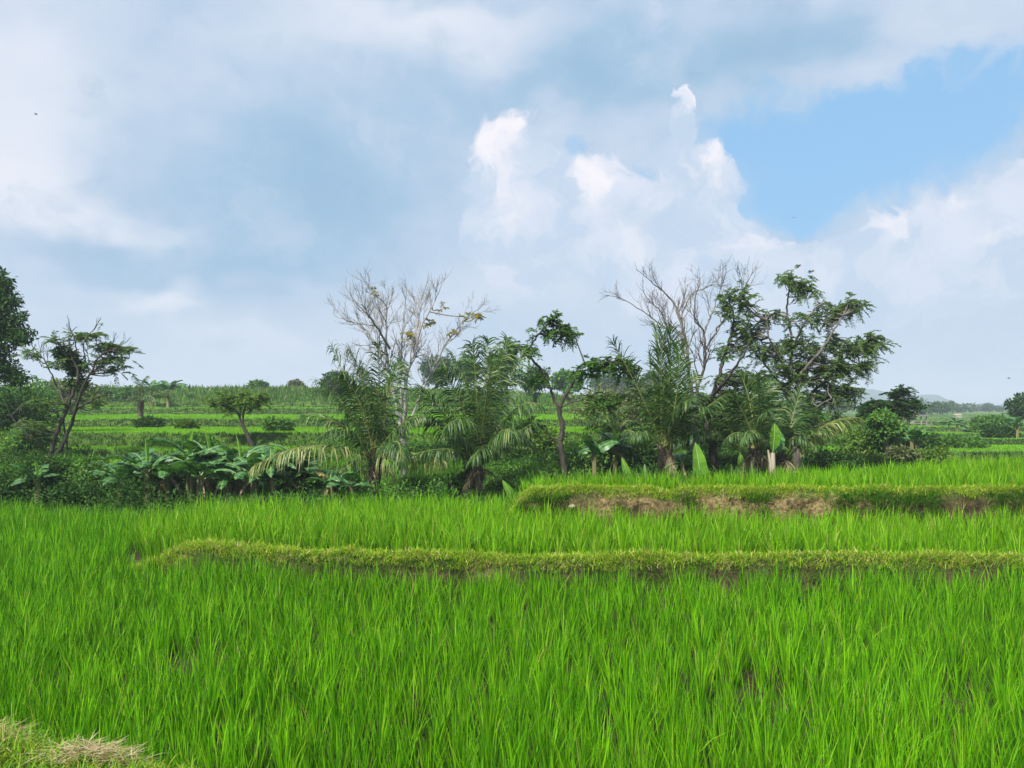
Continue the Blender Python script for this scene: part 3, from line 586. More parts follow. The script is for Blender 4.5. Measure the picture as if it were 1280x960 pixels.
# ------------------------------------------------------------------ shrubs
def shrub(name,label,px,Y,rx,h,mat,n=2600,lw=(.10,.055),seed=1,group=None,cat='shrub',stems=5,lift=0,flat=1,dx=0):
    """a bush of half-width rx metres and height h metres made of leafy lobes on thin stems"""
    rng=np.random.RandomState(seed); b=ground_at(px,Y); b[2]-=.06; root=empty(name,b,label,cat,group)
    mt=MB(); ml=MB(); nl=max(6,int(7+rx*4)); per=n//nl
    for k in range(nl):
        a=rng.uniform(0,6.28); r=math.sqrt(rng.rand())*.75; cz=h*rng.uniform(.28,.78)*(1-.25*r)+lift
        c=b+np.array([rx*r*math.cos(a),rx*.8*r*math.sin(a),cz]); Rr=rng.uniform(.28,.46)*min(rx,h*1.1)
        if k<stems*2: tube(mt,spline([b+rng.normal(0,.06,3)*np.array([1,1,0]),(b+c)/2+rng.normal(0,.06,3),c],3),np.linspace(.022,.008,7),5)
        round_clump(ml,None,c,Rr*1.15,rng,per,lw,.85)
    mt.build('stem',M['bark_dark'],root,b,True); ml.build('foliage',M[mat],root,b); return root
SH=[('dark glossy bush at the far left edge beyond the paddy',22,16.6,.75,1.45,'dark_leaf'),
 ('dark rounded bush beside the far left bush, under the thin spreading tree',66,17.2,.7,1.3,'dark_leaf'),
 ('mid green bush under the thin spreading tree, left of the first banana plant',112,17.0,.75,1.2,'mid_leaf'),
 ('low dark bush behind the leftmost banana plant of the row',170,17.8,.8,.85,'dark_leaf'),
 ('dark bush filling the gap behind the second banana plant of the row',245,17.6,.9,.95,'dark_leaf'),
 ('dark bush behind the middle of the banana row',305,17.4,.8,.85,'dark_leaf'),
 ('leafy dark bush just right of the banana plant with the brown hanging leaves',375,16.8,.75,.85,'dark_leaf'),
 ('low bush left of the palm with the long yellowish frond',425,17.3,.6,.7,'mid_leaf'),
 ('low vine covered bush under the pale leafless tree',520,17.6,.7,.62,'dark_leaf'),
 ('low vine covered bush just left of the broad palm trunk',560,17.8,.6,.7,'dark_leaf'),
 ('tall narrow vine covered bush behind the broad palm trunk',586,18.4,.32,1.7,'dark_leaf'),
 ('dark weedy bush right of the broad palm trunk at the end of the raised paddy',640,17.5,.75,.65,'scrub'),
 ('large tangled bush between the crooked tree and the upright palm',755,20.3,1.0,1.5,'mid_leaf'),
 ('tangled bush left of the upright palm trunk',798,20,.75,1.2,'dark_leaf'),
 ('light green tall bush behind the crooked tree trunk',675,23,1.0,1.3,'light_leaf'),
 ('dark bush under the leafless brown tree',850,18.6,.7,.8,'dark_leaf'),
 ('dark bush between the slim feathery tree and the shaggy palm',914,19.4,.55,.9,'dark_leaf'),
 ('very dark rounded bush right of the tallest leafy tree trunk',1040,21,.85,.95,'dark_leaf'),
 ('yellowish green mound of bush left of the small round tree',1075,27,1.3,1.6,'light_leaf'),
 ('small light bush at the foot of the dark rounded bush',1068,20.5,.45,.5,'mid_leaf'),
 ('grey green bush right of the pale trunk of the small round tree',1142,27.5,1.0,1.25,'dark_leaf'),
 ('pale domed bush at the edge of the raised paddy, right of the small round tree',1170,25.5,.85,.75,'light_leaf'),
 ('tangled bush at the right foot of the pale trunked small round tree',1130,25,.55,.9,'dry_leaf'),
 ('light green bush in the valley left of the pale trunked small round tree',1088,24,.6,.6,'light_leaf'),
 ('big rounded bush on the right slope left of the right edge',1236,52,1.2,1.15,'mid_leaf'),
 ('second rounded bush on the right slope, nearer the right edge',1257,58,1.2,1.2,'mid_leaf'),
 ('low dark bush below the big rounded bush of the right slope',1249,42,.9,.7,'dark_leaf'),
 ('low bush on the hillside mound right of the pale domed bush',1198,33,1.3,.55,'mid_leaf'),
 ('small bush on a terrace step below the skyline bananas',186,36,.6,.5,'dark_leaf'),
 ('light bush on a terrace step left of the small leaning tree',232,33,.5,.5,'light_leaf'),
 ('dark green bush on the terrace behind the middle bananas',250,24.5,.7,.55,'mid_leaf'),
 ('bushy growth on the terrace right of the small leaning tree',352,29,.6,.55,'mid_leaf'),
 ('tall weedy bush in the valley right of the leaning banana leaf',735,17.2,.6,.55,'mid_leaf'),
 ('spreading green bush on the slope behind the upright palm',845,25,1.5,1.9,'dark_leaf'),
 ('spreading green bush on the slope behind the slim feathery tree',920,26,1.7,2.2,'dark_leaf'),
 ('spreading green bush on the slope behind the tallest leafy tree',985,27,1.6,2.0,'mid_leaf'),
 ('green bush on the slope left of the crooked tree',628,25,1.2,1.3,'mid_leaf'),
 ('olive bush on the slope right of the crooked tree',770,30,1.8,2.1,'dry_leaf'),
 ('wide bushy growth at the far left under the skyline trees',20,30,1.8,1.7,'dark_leaf'),
 ('green bush at the left foot of the thin spreading tree',38,24,1.1,.9,'mid_leaf'),
 ('tall dark bush rising right behind the pale leaved banana at the far left',40,17.6,.6,1.7,'dark_leaf'),
 ('tall dark bush between the thin tree foot and the leftmost bananas',128,18.2,.55,1.35,'dark_leaf'),
 ('dark bush at the paddy edge at far left, in front of the taller ones',92,15.9,.5,.85,'dark_leaf')]
for i,(lb,px,Y,rx,h,mt) in enumerate(SH):
    mt_=mt if mt!='scrub' else 'mid_leaf'
    shrub('bush',lb,px,Y,rx,h,mt_,n=int(1500+1700*min(rx,1.4)),lw=(.0055*Y*.9,.0030*Y*.9),seed=200+i,group='bushes in the valley and on the slopes')

rng=np.random.RandomState(55)
p0=None
for px,Y,sc in ((130,68,1.0),(148,70,.8),(161,68,1.1),(240,72,.55),(345,78,.5),(398,74,.6),(440,76,.8)):
    if p0 is None:
        p0=shrub('ridge_shrub','small shrub in the uneven line along the ridge behind the left terraces',px,Y,1.1,1.5,'mid_leaf',n=900,lw=(.30,.16),seed=290,group='shrubs along the left ridge'); p0.scale=(sc,)*3; continue
    c=p0.copy(); col.objects.link(c); q=ground_at(px,Y); c.location=[float(v) for v in q]; c.rotation_euler=(0,0,rng.uniform(0,6.28)); c.scale=(sc*rng.uniform(.8,1.3),sc,sc*rng.uniform(.7,1.2))
    for ch in p0.children:
        d=ch.copy(); col.objects.link(d); d.parent=c
# ------------------------------------------------------------------ palms
def frond_mesh(P0,Pc,P1,Lmax,rng,dry=0,npair=66,droop=.95,twist=0,w=.027):
    P0,Pc,P1=[np.asarray(q,float) for q in (P0,Pc,P1)]
    s=np.linspace(0,1,16)[:,None]; B=(1-s)**2*P0+2*s*(1-s)*Pc+s**2*P1
    mb=MB(); L=np.linalg.norm(np.diff(B,axis=0),axis=1).sum(); tube(mb,B,np.linspace(.024,.005,16),6,1)
    u=np.linspace(.16,.995,npair); u=np.clip(u+rng.normal(0,.006,npair),0,1)[:,None]
    C_=(1-u)**2*P0+2*u*(1-u)*Pc+u**2*P1; T=unit(2*(1-u)*(Pc-P0)+2*u*(P1-Pc))
    h=P1-P0; h=np.array([h[0],h[1],0]); h=h/np.linalg.norm(h) if np.linalg.norm(h)>.15 else unit(np.array([rng.normal(),rng.normal(),0]))
    side=np.array([-h[1],h[0],0.])
    sd_=unit(side[None,:]-T*(T@side)[:,None]); upv=unit(np.cross(sd_,T)); upv=upv*np.sign(upv[:,2:3]+1e-6)
    tw=twist+rng.normal(0,.05); sd2=sd_*math.cos(tw)+upv*math.sin(tw); up2=-sd_*math.sin(tw)+upv*math.cos(tw)
    prof=np.sin(math.pi*(.18+.74*u[:,0]))**.6; V=[];Fq=[]
    for sg in (1,-1):
        N=npair; l=Lmax*prof*rng.uniform(.8,1.12,N); a=np.interp(u[:,0],[.1,1],[1.15,.45])+rng.normal(0,.08,N)
        d=T*np.cos(a)[:,None]+(sg*sd2*.93+up2*.28)*np.sin(a)[:,None]+rng.normal(0,.11,(N,3)); d=unit(d+np.array([.10,0,-.42*droop])+0*d); keep=rng.rand(N)>.10; l=l*np.where(keep,1,.25)
        g=np.array([0,0,-1.]); dr=droop*rng.uniform(.6,1.4,N)[:,None]
        p0=C_; p1=p0+d*(l*.40)[:,None]; d2=unit(d+g*dr*.9); p2=p1+d2*(l*.34)[:,None]; d3=unit(d2+g*dr*1.3); p3=p2+d3*(l*.28)[:,None]
        wv=unit(np.cross(d,up2+.25*rng.normal(size=(N,3)))); ww=w*rng.uniform(.8,1.15,N)[:,None]
        pts=np.stack([p0-wv*ww*.25,p0+wv*ww*.25,p1-wv*ww*.5,p1+wv*ww*.5,p2-wv*ww*.36,p2+wv*ww*.36,p3-wv*ww*.05,p3+wv*ww*.05],1).reshape(-1,3)
        k=np.arange(N)[:,None]*8; f=np.concatenate([np.stack([k+j,k+j+1,k+j+3,k+j+2],-1) for j in (0,2,4)],1).reshape(-1,4)
        mb.add(pts,f,0)
    return mb
def palm(label,px,Y,crown_py,fronds,trunk_r,seed,nrand=6,rl=(2.0,2.8),dead=2,pale=(),lean=0,relev=(35,75),fs=1.0):
    """fronds: (control px,py,dy),(tip px,py,dy)"""
    rng=np.random.RandomState(seed); b=ground_at(px,Y); b[2]-=.1; root=empty('coconut_palm',b,label,'palm','young coconut palms along the valley')
    top=at(px+lean,crown_py,Y); mt=MB(); n=12; s=np.linspace(0,1,n)
    pts=b+(top-b)*s[:,None]; r=trunk_r*np.interp(s,[0,.12,.5,.85,1],[1.35,1.05,.95,1.15,.75])*(1+.06*np.sin(s*40)); tube(mt,pts,r,10)
    for k in range(22):      # old leaf bases round the trunk
        a=rng.uniform(0,6.28); z=rng.uniform(.25,1.0); p=b+(top-b)*z; o=np.array([math.cos(a),math.sin(a),0]); rr=trunk_r*.8
        tube(mt,[p+o*rr*.6-np.array([0,0,.08]),p+o*(rr+.04)+np.array([0,0,.06]),p+o*(rr+.05+.06*rng.rand())+np.array([0,0,.18+.12*rng.rand()])],[.04,.03,.01],5)
    mt.build('trunk',M['palm_bark'],root,b,True)
    def put(P0,Pc,P1,kind=0,Lm=None,**kw):
        L=np.linalg.norm(P1-P0); m_=frond_mesh(P0,Pc,P1,Lm or min(.72,.30*L),rng,**kw)
        o=m_.build('frond',[M[('palm','palm_pale','palm_dry')[kind]],M['rachis']],root,b)
        return o
    o0=top+np.array([0,0,-.05])
    for (c,t_) in fronds:
        kind=c[3] if len(c)>3 else 0; kw={}
        if len(t_)>3: kw['twist']=t_[3]
        if len(t_)>4: kw['droop']=t_[4]
        put(o0+rng.normal(0,.05,3),o0+(at(c[0],c[1],Y+c[2])-o0)*fs+rng.normal(0,.10,3),o0+(at(t_[0],t_[1],Y+t_[2])-o0)*fs,kind,**kw)
    for k in range(nrand):
        a=rng.uniform(0,6.28) if k%2 else rng.uniform(.6,2.5); e=R(rng.uniform(*relev)); L=rng.uniform(*rl); h=np.array([math.cos(a),math.sin(a),0])
        d0=h*math.cos(e)+np.array([0,0,math.sin(e)]); Pc=o0+d0*L*.6; P1=Pc+unit(d0+np.array([0,0,-.9])+h*.2)*L*.5
        put(o0+rng.normal(0,.05,3),Pc,P1,0,twist=rng.uniform(-.7,.7),droop=rng.uniform(.4,.8))
    for k in range(dead):
        a=rng.uniform(3.3,6.1); h=np.array([math.cos(a),math.sin(a),0]); L=rng.uniform(1.0,1.5)
        P0=top-np.array([0,0,.15]); m_=frond_mesh(P0,P0+h*.45+np.array([0,0,.05]),P0+h*.65+np.array([0,0,-L*.62]),.35,rng,droop=1.5,npair=20,w=.018)
        m_.build('dead_frond',[M['palm_dry'],M['palm_dry']],root,b)
    return root
palm('young coconut palm with one long yellowish frond arching left over the bananas',468,17.5,572,[
 ((455,500,.3),(414,432,.5,.9)),((452,480,.2),(436,436,.2,.4)),((466,490,-.2),(472,430,-.4,.8)),((480,490,.5),(500,452,.8,.5)),((440,500,-.5),(398,476,-1,-.6)),
 ((400,528,-1.3,1),(318,582,-2.2,0,1.0)),((512,562,-.5,1),(555,576,-.9,0,1.4)),((500,510,-.4),(528,520,-.7,.5,.9)),((430,520,-.7),(400,545,-1.1,.2,.9)),((450,470,.6),(455,462,1.2,.7)),((490,520,-1),(500,580,-1.5,0,1.0)),((435,560,-.8),(418,600,-1.2,0,1.0)),((482,480,-.3),(488,470,-.8,.9)),((448,490,-.4),(426,470,-.7,.8))],.125,1,3,(1.8,2.4),3)
palm('broad young coconut palm with drooping dense fronds, left of the raised paddy',597,17.8,578,[
 ((570,530,-.5),(524,484,-.9,.5)),((588,480,.2),(562,440,.4,.6,.9)),((598,470,-.3),(590,430,-.5,.8)),((606,470,.2),(610,424,.3,.8)),((614,480,.4),(634,424,.6,.6)),((625,500,.3),(655,440,.5,.5)),((640,490,-.4),(672,505,-.9,.3,1.0)),((628,545,-.6),(668,527,-1.0,.3)),
 ((622,538,-1),(588,575,-1.7,.3,1.1)),((570,540,-.8),(518,568,-1.3,0,1.2)),((555,520,-.3),(515,520,-.5,.3,1.1)),((640,520,-.2),(668,560,-.3,.2,1.1)),((582,500,-.6),(552,462,-1.0,.9)),((600,500,-.8),(614,450,-1.4,1.0)),((585,510,-1),(560,530,-2,.4,1.1)),((615,520,-1),(640,540,-1.9,.4,1.1)),((604,470,.8),(625,450,1.4,.5))],.12,2,4,(2.0,2.6),3)
palm('upright young coconut palm with stiff vertical fronds and one feather bent to the left',832,18.5,558,[
 ((826,480,.1),(820,410,.2,1.1,.25)),((830,480,-.2),(829,420,-.3,.9,.25)),((836,480,.2),(838,412,.3,1.0,.25)),((842,490,-.1),(850,432,-.2,.8,.3)),((822,490,.3),(811,444,.5,.9,.3)),((808,500,-.2),(766,428,-.3,.2,.5)),((848,500,.4),(868,470,.7,.5,.5)),
 ((865,520,-.4),(908,492,-.7,.2,.7)),((860,530,-.6),(884,540,-1.0,.3,.9)),((812,530,-.6),(796,545,-1.1,.2,.9)),((830,490,-.8),(840,470,-1.4,.8,.5)),((818,500,.6),(800,490,1.1,.5,.6)),((846,500,-.8),(862,500,-1.5,.5,.7))],.15,3,3,(1.8,2.3),2)
palm('shaggy coconut palm with a flared trunk in front of the tallest leafy tree',945,18.3,560,[
 ((930,500,-.3),(902,470,-.5,.6,.6)),((938,480,.2),(922,446,.3,.8,.5)),((946,480,-.1),(948,440,-.2,.9,.5)),((956,490,.2),(968,455,.4,.6,.5)),((965,510,.3),(990,490,.5,.4,.8)),((922,530,-.5),(896,545,-.9,.3,1.0)),((968,535,-.4),(995,560,-.7,.2,1.1)),((925,510,.4),(900,505,.7,.5,.8)),((950,500,-.8),(962,500,-1.5,.7,.8)),((935,520,-1),(925,545,-1.8,.4,1.0)),
 ((930,520,.2),(905,515,.3,.2,.8))],.16,4,3,(1.2,1.7),4,fs=.78)
palm('half hidden coconut palm with long pale frond arching right towards the small round tree',978,19.2,568,[
 ((1020,525,-.4,1),(1074,522,-.6,0,1.0)),((985,520,.3),(1000,490,.5,.6,.6)),((970,520,-.3),(962,495,-.5,.7,.6)),((995,540,-.5),(1020,560,-.9,.2,1.1)),((990,520,.6),(1025,520,1.1,.3,.9))],.13,5,4,(1.5,2.0),2)
palm('little palm on the slope behind the tangled bush, left of upright palm',772,23,548,[
 ((765,520,-.2),(740,520,-.3,.3,.9)),((778,518,.2),(800,530,.4,.3,.9)),((770,515,.3),(758,505,.5,.5,.7)),((776,515,-.3),(786,508,-.5,.5,.7)),((768,530,-.6),(752,545,-1,.3,1.0)),((782,530,-.5),(803,552,-.8,.2,1.0))],.10,6,4,(1.2,1.6),1)
palm('small palm on the terrace behind the thin spreading tree, near the skyline bananas',176,44,500,[
 ((168,480,0),(158,486,0,.3,.9)),((180,476,0),(196,488,0,.3,.9)),((174,474,.3),(168,470,.6,.6)),((178,474,-.3),(184,470,-.6,.6)),((166,490,-.5),(158,500,-1,.2)),((184,490,-.5),(196,502,-1,.2))],.14,7,3,(1.4,1.8),0,relev=(20,60))

# ------------------------------------------------------------------ bananas
def banana_leaf(P0,az,e0,e1,L,W,rng,tear=.5,pet=.14,n=18,fold=.25,droop=.35,tip=None,mats=0):
    mb=MB(); n0=n; s=np.linspace(0,1,n+1); h=np.array([math.cos(az),math.sin(az),0.]); side=np.array([-h[1],h[0],0.])
    p=np.array(P0,float); Q=[p.copy()]; T=[]
    for i in range(n):
        e=e0+(e1-e0)*((i+.5)/n)**1.3; d=h*math.cos(e)+np.array([0,0,math.sin(e)]); p=p+d*L/n; Q.append(p.copy()); T.append(d)
    Q=np.array(Q); T.append(T[-1]); T=np.array(T); roll=rng.normal(0,.25)
    tube(mb,Q,np.linspace(.018,.004,n+1)*(L/1.2),5,1)
    up=unit(np.cross(side,T)*-1); up=up*np.where(up[:,2:3]>=0,1,-1) if abs(e0)<1.3 else up
    sd_=side*math.cos(roll)+up*math.sin(roll)
    prof=np.sin(math.pi*np.clip((s-pet)/(1-pet),0,1)**.75)**.65*.5*W
    i0=int(pet*n)
    for sg in (1,-1):
        off=0; k=0
        for i in range(i0,n):
            if k<=0:
                k=rng.randint(1,6) if rng.rand()<tear else rng.randint(4,9); off=rng.normal(0,.22)*(tear+.15); new=True
            else: new=False
            k-=1
            gap=.12*tear if new else 0
            def edge(j,f=1):
                w=prof[j]*f; dn=fold-off
                return Q[j]+sd_[j]*sg*w*math.cos(dn)+up[j]*w*math.sin(dn)-np.array([0,0,1])*w*droop*.35
            def edge2(j):
                w=prof[j]; dn=fold-off-droop
                return edge(j)+(sd_[j]*sg*math.cos(dn-.35)+up[j]*math.sin(dn-.35))*w*.75-np.array([0,0,1])*w*droop*.3+T[j]*w*.15
            a,b=Q[i],Q[i+1]; g_=(T[i]*L/n*gap)
            V=[a+g_*.3,b,edge(i+1),edge(i)+g_,edge2(i+1),edge2(i)+g_*2]
            mb.add(V,[(0,1,2,3),(3,2,4,5)],0)
    return mb
def banana(name,label,px,Y,top_py,nleaf,L,W,seed,lean=0,dead=2,new=1,yellow=0,group='banana plants',r=.075,stem=None,tear=.5,elev=(22,70)):
    rng=np.random.RandomState(seed); b=ground_at(px,Y); b[2]-=.05; root=empty(name,b,label,'banana plant',group)
    top=at(px+lean,top_py,Y); mt=MB(); tube(mt,spline([b,(b+top)/2+np.array([.02,0,0]),top],4),np.linspace(r,r*.55,9),8)
    for k in range(3): # sheaths
        a=rng.uniform(0,6.28); o=np.array([math.cos(a),math.sin(a),0]); tube(mt,[b+o*r*.5,b+(top-b)*.5+o*r*.75,top+o*r*.6],[r*.6,r*.42,r*.3],6)
    mt.build('stem',M[stem or 'banana_stem'],root,b,True); a0=rng.uniform(0,6.28)
    for k in range(nleaf):
        a=a0+k*2.399+rng.normal(0,.2); e0=R(rng.uniform(*elev)); e1=e0-R(rng.uniform(55,95)); l=L*rng.uniform(.75,1.1)
        l=l*(.55 if k<yellow else 1)
        banana_leaf(top+np.array([0,0,-.02*k]),a,e0,e1,l,W*rng.uniform(.85,1.15),rng,tear).build('leaf',[M['banana_yellow'] if k<yellow else M['banana'],M['banana_rib']],root,b)
    for k in range(new):
        banana_leaf(top,rng.uniform(2.6,6.8),R(86),R(74),L*.62,W*.38,rng,0,fold=.9,droop=0).build('young_leaf',[M['banana_new'],M['banana_rib']],root,b)
    for k in range(dead):
        a=rng.uniform(3.0,6.4); banana_leaf(top-np.array([0,0,.06]),a,R(-20),R(-95),L*.75*rng.uniform(.7,1),W*.45,rng,1,fold=-.8,droop=.8).build('dead_leaf',[M['banana_dead'],M['banana_dead']],root,b)
    return root
G1='banana plants along the far edge of the paddy'
BN=[('leftmost banana plant of the row, with drooping blades and an upright new leaf',184,16.0,586,9,1.05,.175,0,1,0,0),
 ('tall banana plant with young upright leaf, second tall one in the row',238,16.2,578,8,1.1,.18,1,1,0,0),
 ('banana plant with a torn yellowing leaf near the middle of the row',262,16.6,576,8,1.05,.175,2,1,1,1),
 ('banana plant in the middle of the row with pale upright shoot',300,16.5,580,8,1.05,.175,2,1,1,0),
 ('banana plant with brown dead leaves, under the tip of the long palm frond',338,16.0,586,8,1.0,.165,3,0,0,0),
 ('banana plant under the middle of the long palm frond',378,16.6,588,7,.95,.165,1,0,0,0),
 ('small banana plant with a yellow and brown leaf near the left palm foot',412,16.1,604,5,.65,.18,2,0,1,1),
 ('small banana plant with narrow upright blades just left of the palm foot',438,16.0,606,5,.75,.18,0,1,0,0),
 ('banana plant at the back of the row behind the leftmost one',212,17.0,582,6,.95,.165,1,0,0,0)]
for i,(lb,px,Y,tp,nl,L_,W_,dd,nw,yl,_) in enumerate(BN):
    banana('banana_plant',lb,px,Y,tp,nl,L_,W_,300+i,dead=dd,new=nw,yellow=yl,group=G1,tear=.75)
for i,(lb,px,Y,tp,nl,L_,W_,dd,nw) in enumerate((('slender banana plant between the leftmost two of the row, with a hanging dead leaf',208,16.3,590,9,.95,.17,2,0),
 ('banana plant squeezed between the second and the yellowing one, close to the paddy',250,15.7,594,8,.9,.19,1,0),
 ('bushy banana plant at the centre of the row with many short blades',284,16.0,592,11,.95,.17,2,0),
 ('banana plant right of the centre of the row, leaning over the paddy',318,15.8,594,10,.9,.17,1,0),
 ('low banana plant behind the long palm frond, right of the dead leaved one',360,16.4,594,9,.9,.19,1,1),
 ('low banana plant left of the leftmost tall one, half in the bushes',152,16.4,600,7,.85,.18,0,0))):
    banana('banana_plant',lb,px,Y,tp,nl,L_,W_,360+i,dead=dd,new=nw,group=G1,tear=.8)
banana('banana_plant','banana plant among the tangled bushes left of the upright palm, with yellowing leaves',768,19.6,560,6,.85,.22,320,dead=1,new=1,yellow=1,group='banana plants between the trees',tear=.6)
banana('banana_plant','glossy banana plant low in front of the crooked tree and the tangled bush',742,18.6,566,6,.75,.20,321,dead=0,new=0,group='banana plants between the trees')
banana('banana_plant','banana plant at the far left edge with one pale rolled leaf',46,16.3,600,5,.7,.18,322,dead=0,new=1,group='banana plants between the trees')
banana('banana_plant','drooping banana plant half hidden behind the palm foot at the leafless brown tree',852,18.4,580,5,.75,.2,323,dead=1,new=0,group='banana plants between the trees')
banana('banana_plant','drooping banana plant right of the pale trunk of the small round tree',1140,26.4,552,6,1.0,.25,324,dead=1,new=1,group='banana plants between the trees')
# skyline and far slope bananas: one built, the others copied with their parts
proto=banana('banana_plant','banana plant with spreading leaves on the ridge above the left terraces',210,62,488,8,1.7,.42,330,dead=0,new=0,group='banana plants on the far slopes',r=.14,elev=(30,75))
def copy_thing(o,loc,rz,sc,label):
    c=o.copy(); col.objects.link(c); c.location=[float(v) for v in loc]; c.rotation_euler=(0,0,rz); c.scale=(sc,)*3; c['label']=label
    for ch in o.children:
        d=ch.copy(); col.objects.link(d); d.parent=c
    return c
for px,Y,rz,sc,lb in ((190,64,1.1,1.0,'taller banana plant on the ridge left of its spreading twin'),(1196,58,.5,.5,'green banana plant on the right slope beside the yellow leaved one'),(1186,60,2.4,.40,'smaller banana plant on the right slope, nearest the field hut'),(1272,40,2.0,.5,'banana plant at the right edge of the lower right slope'),(1266,66,4.0,.6,'banana plant behind the rounded bushes at the right edge')):
    copy_thing(proto,ground_at(px,Y),rz,sc,lb)
banana('banana_plant','banana plant with bright yellow leaves on the right slope',1211,55,541,8,1.5,.36,340,dead=4,new=0,yellow=3,group='banana plants on the far slopes',r=.12,elev=(35,80))
# lone broad leaves poking out at the edge of the raised paddy
def lone(label,px,Y,parts,stem=None,seed=1):
    rng=np.random.RandomState(seed); b=ground_at(px,Y); b[2]-=.05; root=empty('banana_shoot',b,label,'banana shoot','young banana shoots at the field edge')
    if stem: 
        mt=MB(); tp=at(stem[0],stem[1],Y); tube(mt,spline([b,(b+tp)/2,tp],4),np.linspace(.075,.05,9),8)
        for k in range(4):
            a=rng.uniform(0,6.28); o=np.array([math.cos(a),math.sin(a),0]); tube(mt,[b+(tp-b)*.2+o*.05,b+(tp-b)*.8+o*.06,tp+o*(.09+.05*rng.rand())+np.array([0,0,.06])],[.03,.03,.01],5)
        mt.build('stem',M['pale_stem'],root,b,True); p0=tp
    else: p0=b
    for (tx,ty,w,dy,mat) in parts:
        P1=at(tx,ty,Y+dy); v=P1-p0; L=np.linalg.norm(v); hz=np.array([v[0],v[1]]); 
        # broad face towards the paddy: heading mostly in depth, a slight sideways lean
        mb=MB(); n=16; s=np.linspace(0,1,n+1); bend=np.array([0,0,.0]); Q=p0+v*s[:,None]+np.array([0.,-.16*L,0])*(s*(1-s))[:,None]*1.6
        T=unit(np.gradient(Q,axis=0)); sd_=unit(np.cross(T,np.array([0.15,-1.,0]))); up=unit(np.cross(sd_,T)); tube(mb,Q,np.linspace(.02,.005,n+1),5,1)
        prof=np.sin(math.pi*np.clip((s-.10)/.9,0,1)**.85)**.6*.5*w
        for sg in (1,-1):
            for i in range(n):
                e=[Q[j]+sd_[j]*sg*prof[j]+up[j]*prof[j]*(.35+.1*math.sin(j*1.7)) for j in (i,i+1)]; mdl=[Q[j]+sd_[j]*sg*prof[j]*.5+up[j]*prof[j]*.10 for j in (i,i+1)]
                mb.add([Q[i],Q[i+1],mdl[1],mdl[0],e[1],e[0]],[(0,1,2,3),(3,2,4,5)],0)
        mb.build('leaf',[M[mat],M['banana_rib']],root,b,True)
    return root
lone('single bright broad leaf standing upright at the raised paddy edge below the leafless brown tree',879,17.2,[(869,553,.36,0,'banana_new')],seed=1)
lone('banana shoot on a pale stem with one bright upright leaf and a darker one',967,16.8,[(968,529,.26,-.1,'banana_new'),(976,540,.30,.3,'banana')],(966,566),2)
lone('bright broad leaf leaning left at the near end of the raised paddy',656,14.2,[(628,600,.16,-.2,'banana_new')],seed=3)
lone('bright broad leaf leaning left in front of the tangled bush',797,16.4,[(777,571,.20,-.2,'banana_new'),(806,580,.16,.2,'banana')],seed=4)
lone('small bright broad leaf in shade between the shaggy palm and the slim feathery tree',926,18.5,[(925,566,.28,0,'banana_new')],seed=5)

# ------------------------------------------------------------------ field hut
def bx(mb,c,s,rot=None):
    c=np.asarray(c,float); v=np.array([(x,y,z) for x in (-1,1) for y in (-1,1) for z in (-1,1)],float)*np.asarray(s)/2
    if rot is not None: v=v@np.asarray(rot).T
    mb.add(v+c,[(0,1,3,2),(4,6,7,5),(0,4,5,1),(2,3,7,6),(0,2,6,4),(1,5,7,3)])
wood=rough_mat('old_wood',(.16,.13,.11),(.34,.30,.27),5,.4,.85,(1,1,.3)); thatch=rough_mat('hut_roofing',(.08,.065,.06),(.19,.16,.15),8,.8,.95)
hb=ground_at(1147,81); hb[2]-=.05; hut=empty('field_hut',hb,'small open field hut with a dark roof on posts on a terrace at the right','hut')
for (x,y) in ((-.75,-.6),(.75,-.6),(-.75,.6),(.75,.6),(.1,-.62)):
    q=MB(); bx(q,hb+np.array([x,y,.75]),(.11,.11,1.5)); q.build('post',wood,hut,hb)
q=MB(); bx(q,hb+np.array([0,0,.42]),(1.66,1.4,.08)); q.build('platform',wood,hut,hb)
q=MB(); bx(q,hb+np.array([-.40,.5,.92]),(.62,.05,.9)); bx(q,hb+np.array([-.80,0,.92]),(.05,1.1,.9)); q.build('wall_panel',rough_mat('woven_panel',(.34,.31,.28),(.52,.48,.44),9,.3),hut,hb)
q=MB(); a=.16; c_,s_=math.cos(a),math.sin(a)
for sg in (1,-1):
    bx(q,hb+np.array([0,sg*.47,1.58]),(2.15,1.0,.07),[[1,0,0],[0,c_,-sg*-s_],[0,sg*-s_,c_]])
bx(q,hb+np.array([0,0,1.66]),(2.15,.14,.07)); q.build('roof',thatch,hut,hb)
hut.scale=(.85,.85,.72); q=MB(); rng=np.random.RandomState(9)
for k in range(7): tube(q,[hb+np.array([.35+.12*k,-.9+rng.normal(0,.1),.02]),hb+np.array([.5+.10*k,-.75,.22+.2*rng.rand()])],[.05,.04],6)
o=q.build('log_pile',M['bark_brown'],None); tag(o,'low pile of dark logs on the grass beside the field hut','log pile')
# a far roof
hb=ground_at(1197,150); q=MB(); 
house=empty('field_shed',hb,'tiny pale roofed shed far off beyond the hut, at the foot of the blue hills','shed')
bx(q,hb+np.array([0,0,.45]),(1.7,1.3,.9)); q.build('wall',rough_mat('plaster',(.28,.24,.21),(.36,.32,.28)),house,hb)
q=MB(); v=hb+np.array([(-3.2,-2.4,2.9),(3.2,-2.4,2.9),(3.2,2.4,2.9),(-3.2,2.4,2.9),(-2.6,0,4.2),(2.6,0,4.2),(2.6,.05,4.2),(-2.6,.05,4.2)])*.31
q.add(v,[(0,1,5,4),(2,3,7,6),(4,5,6,7),(1,2,6,5),(3,0,4,7),(0,3,2,1)]); q.build('roof',rough_mat('roof_tile',(.30,.22,.18),(.42,.33,.27)),house,hb)
house.scale=(.7,.7,.6)
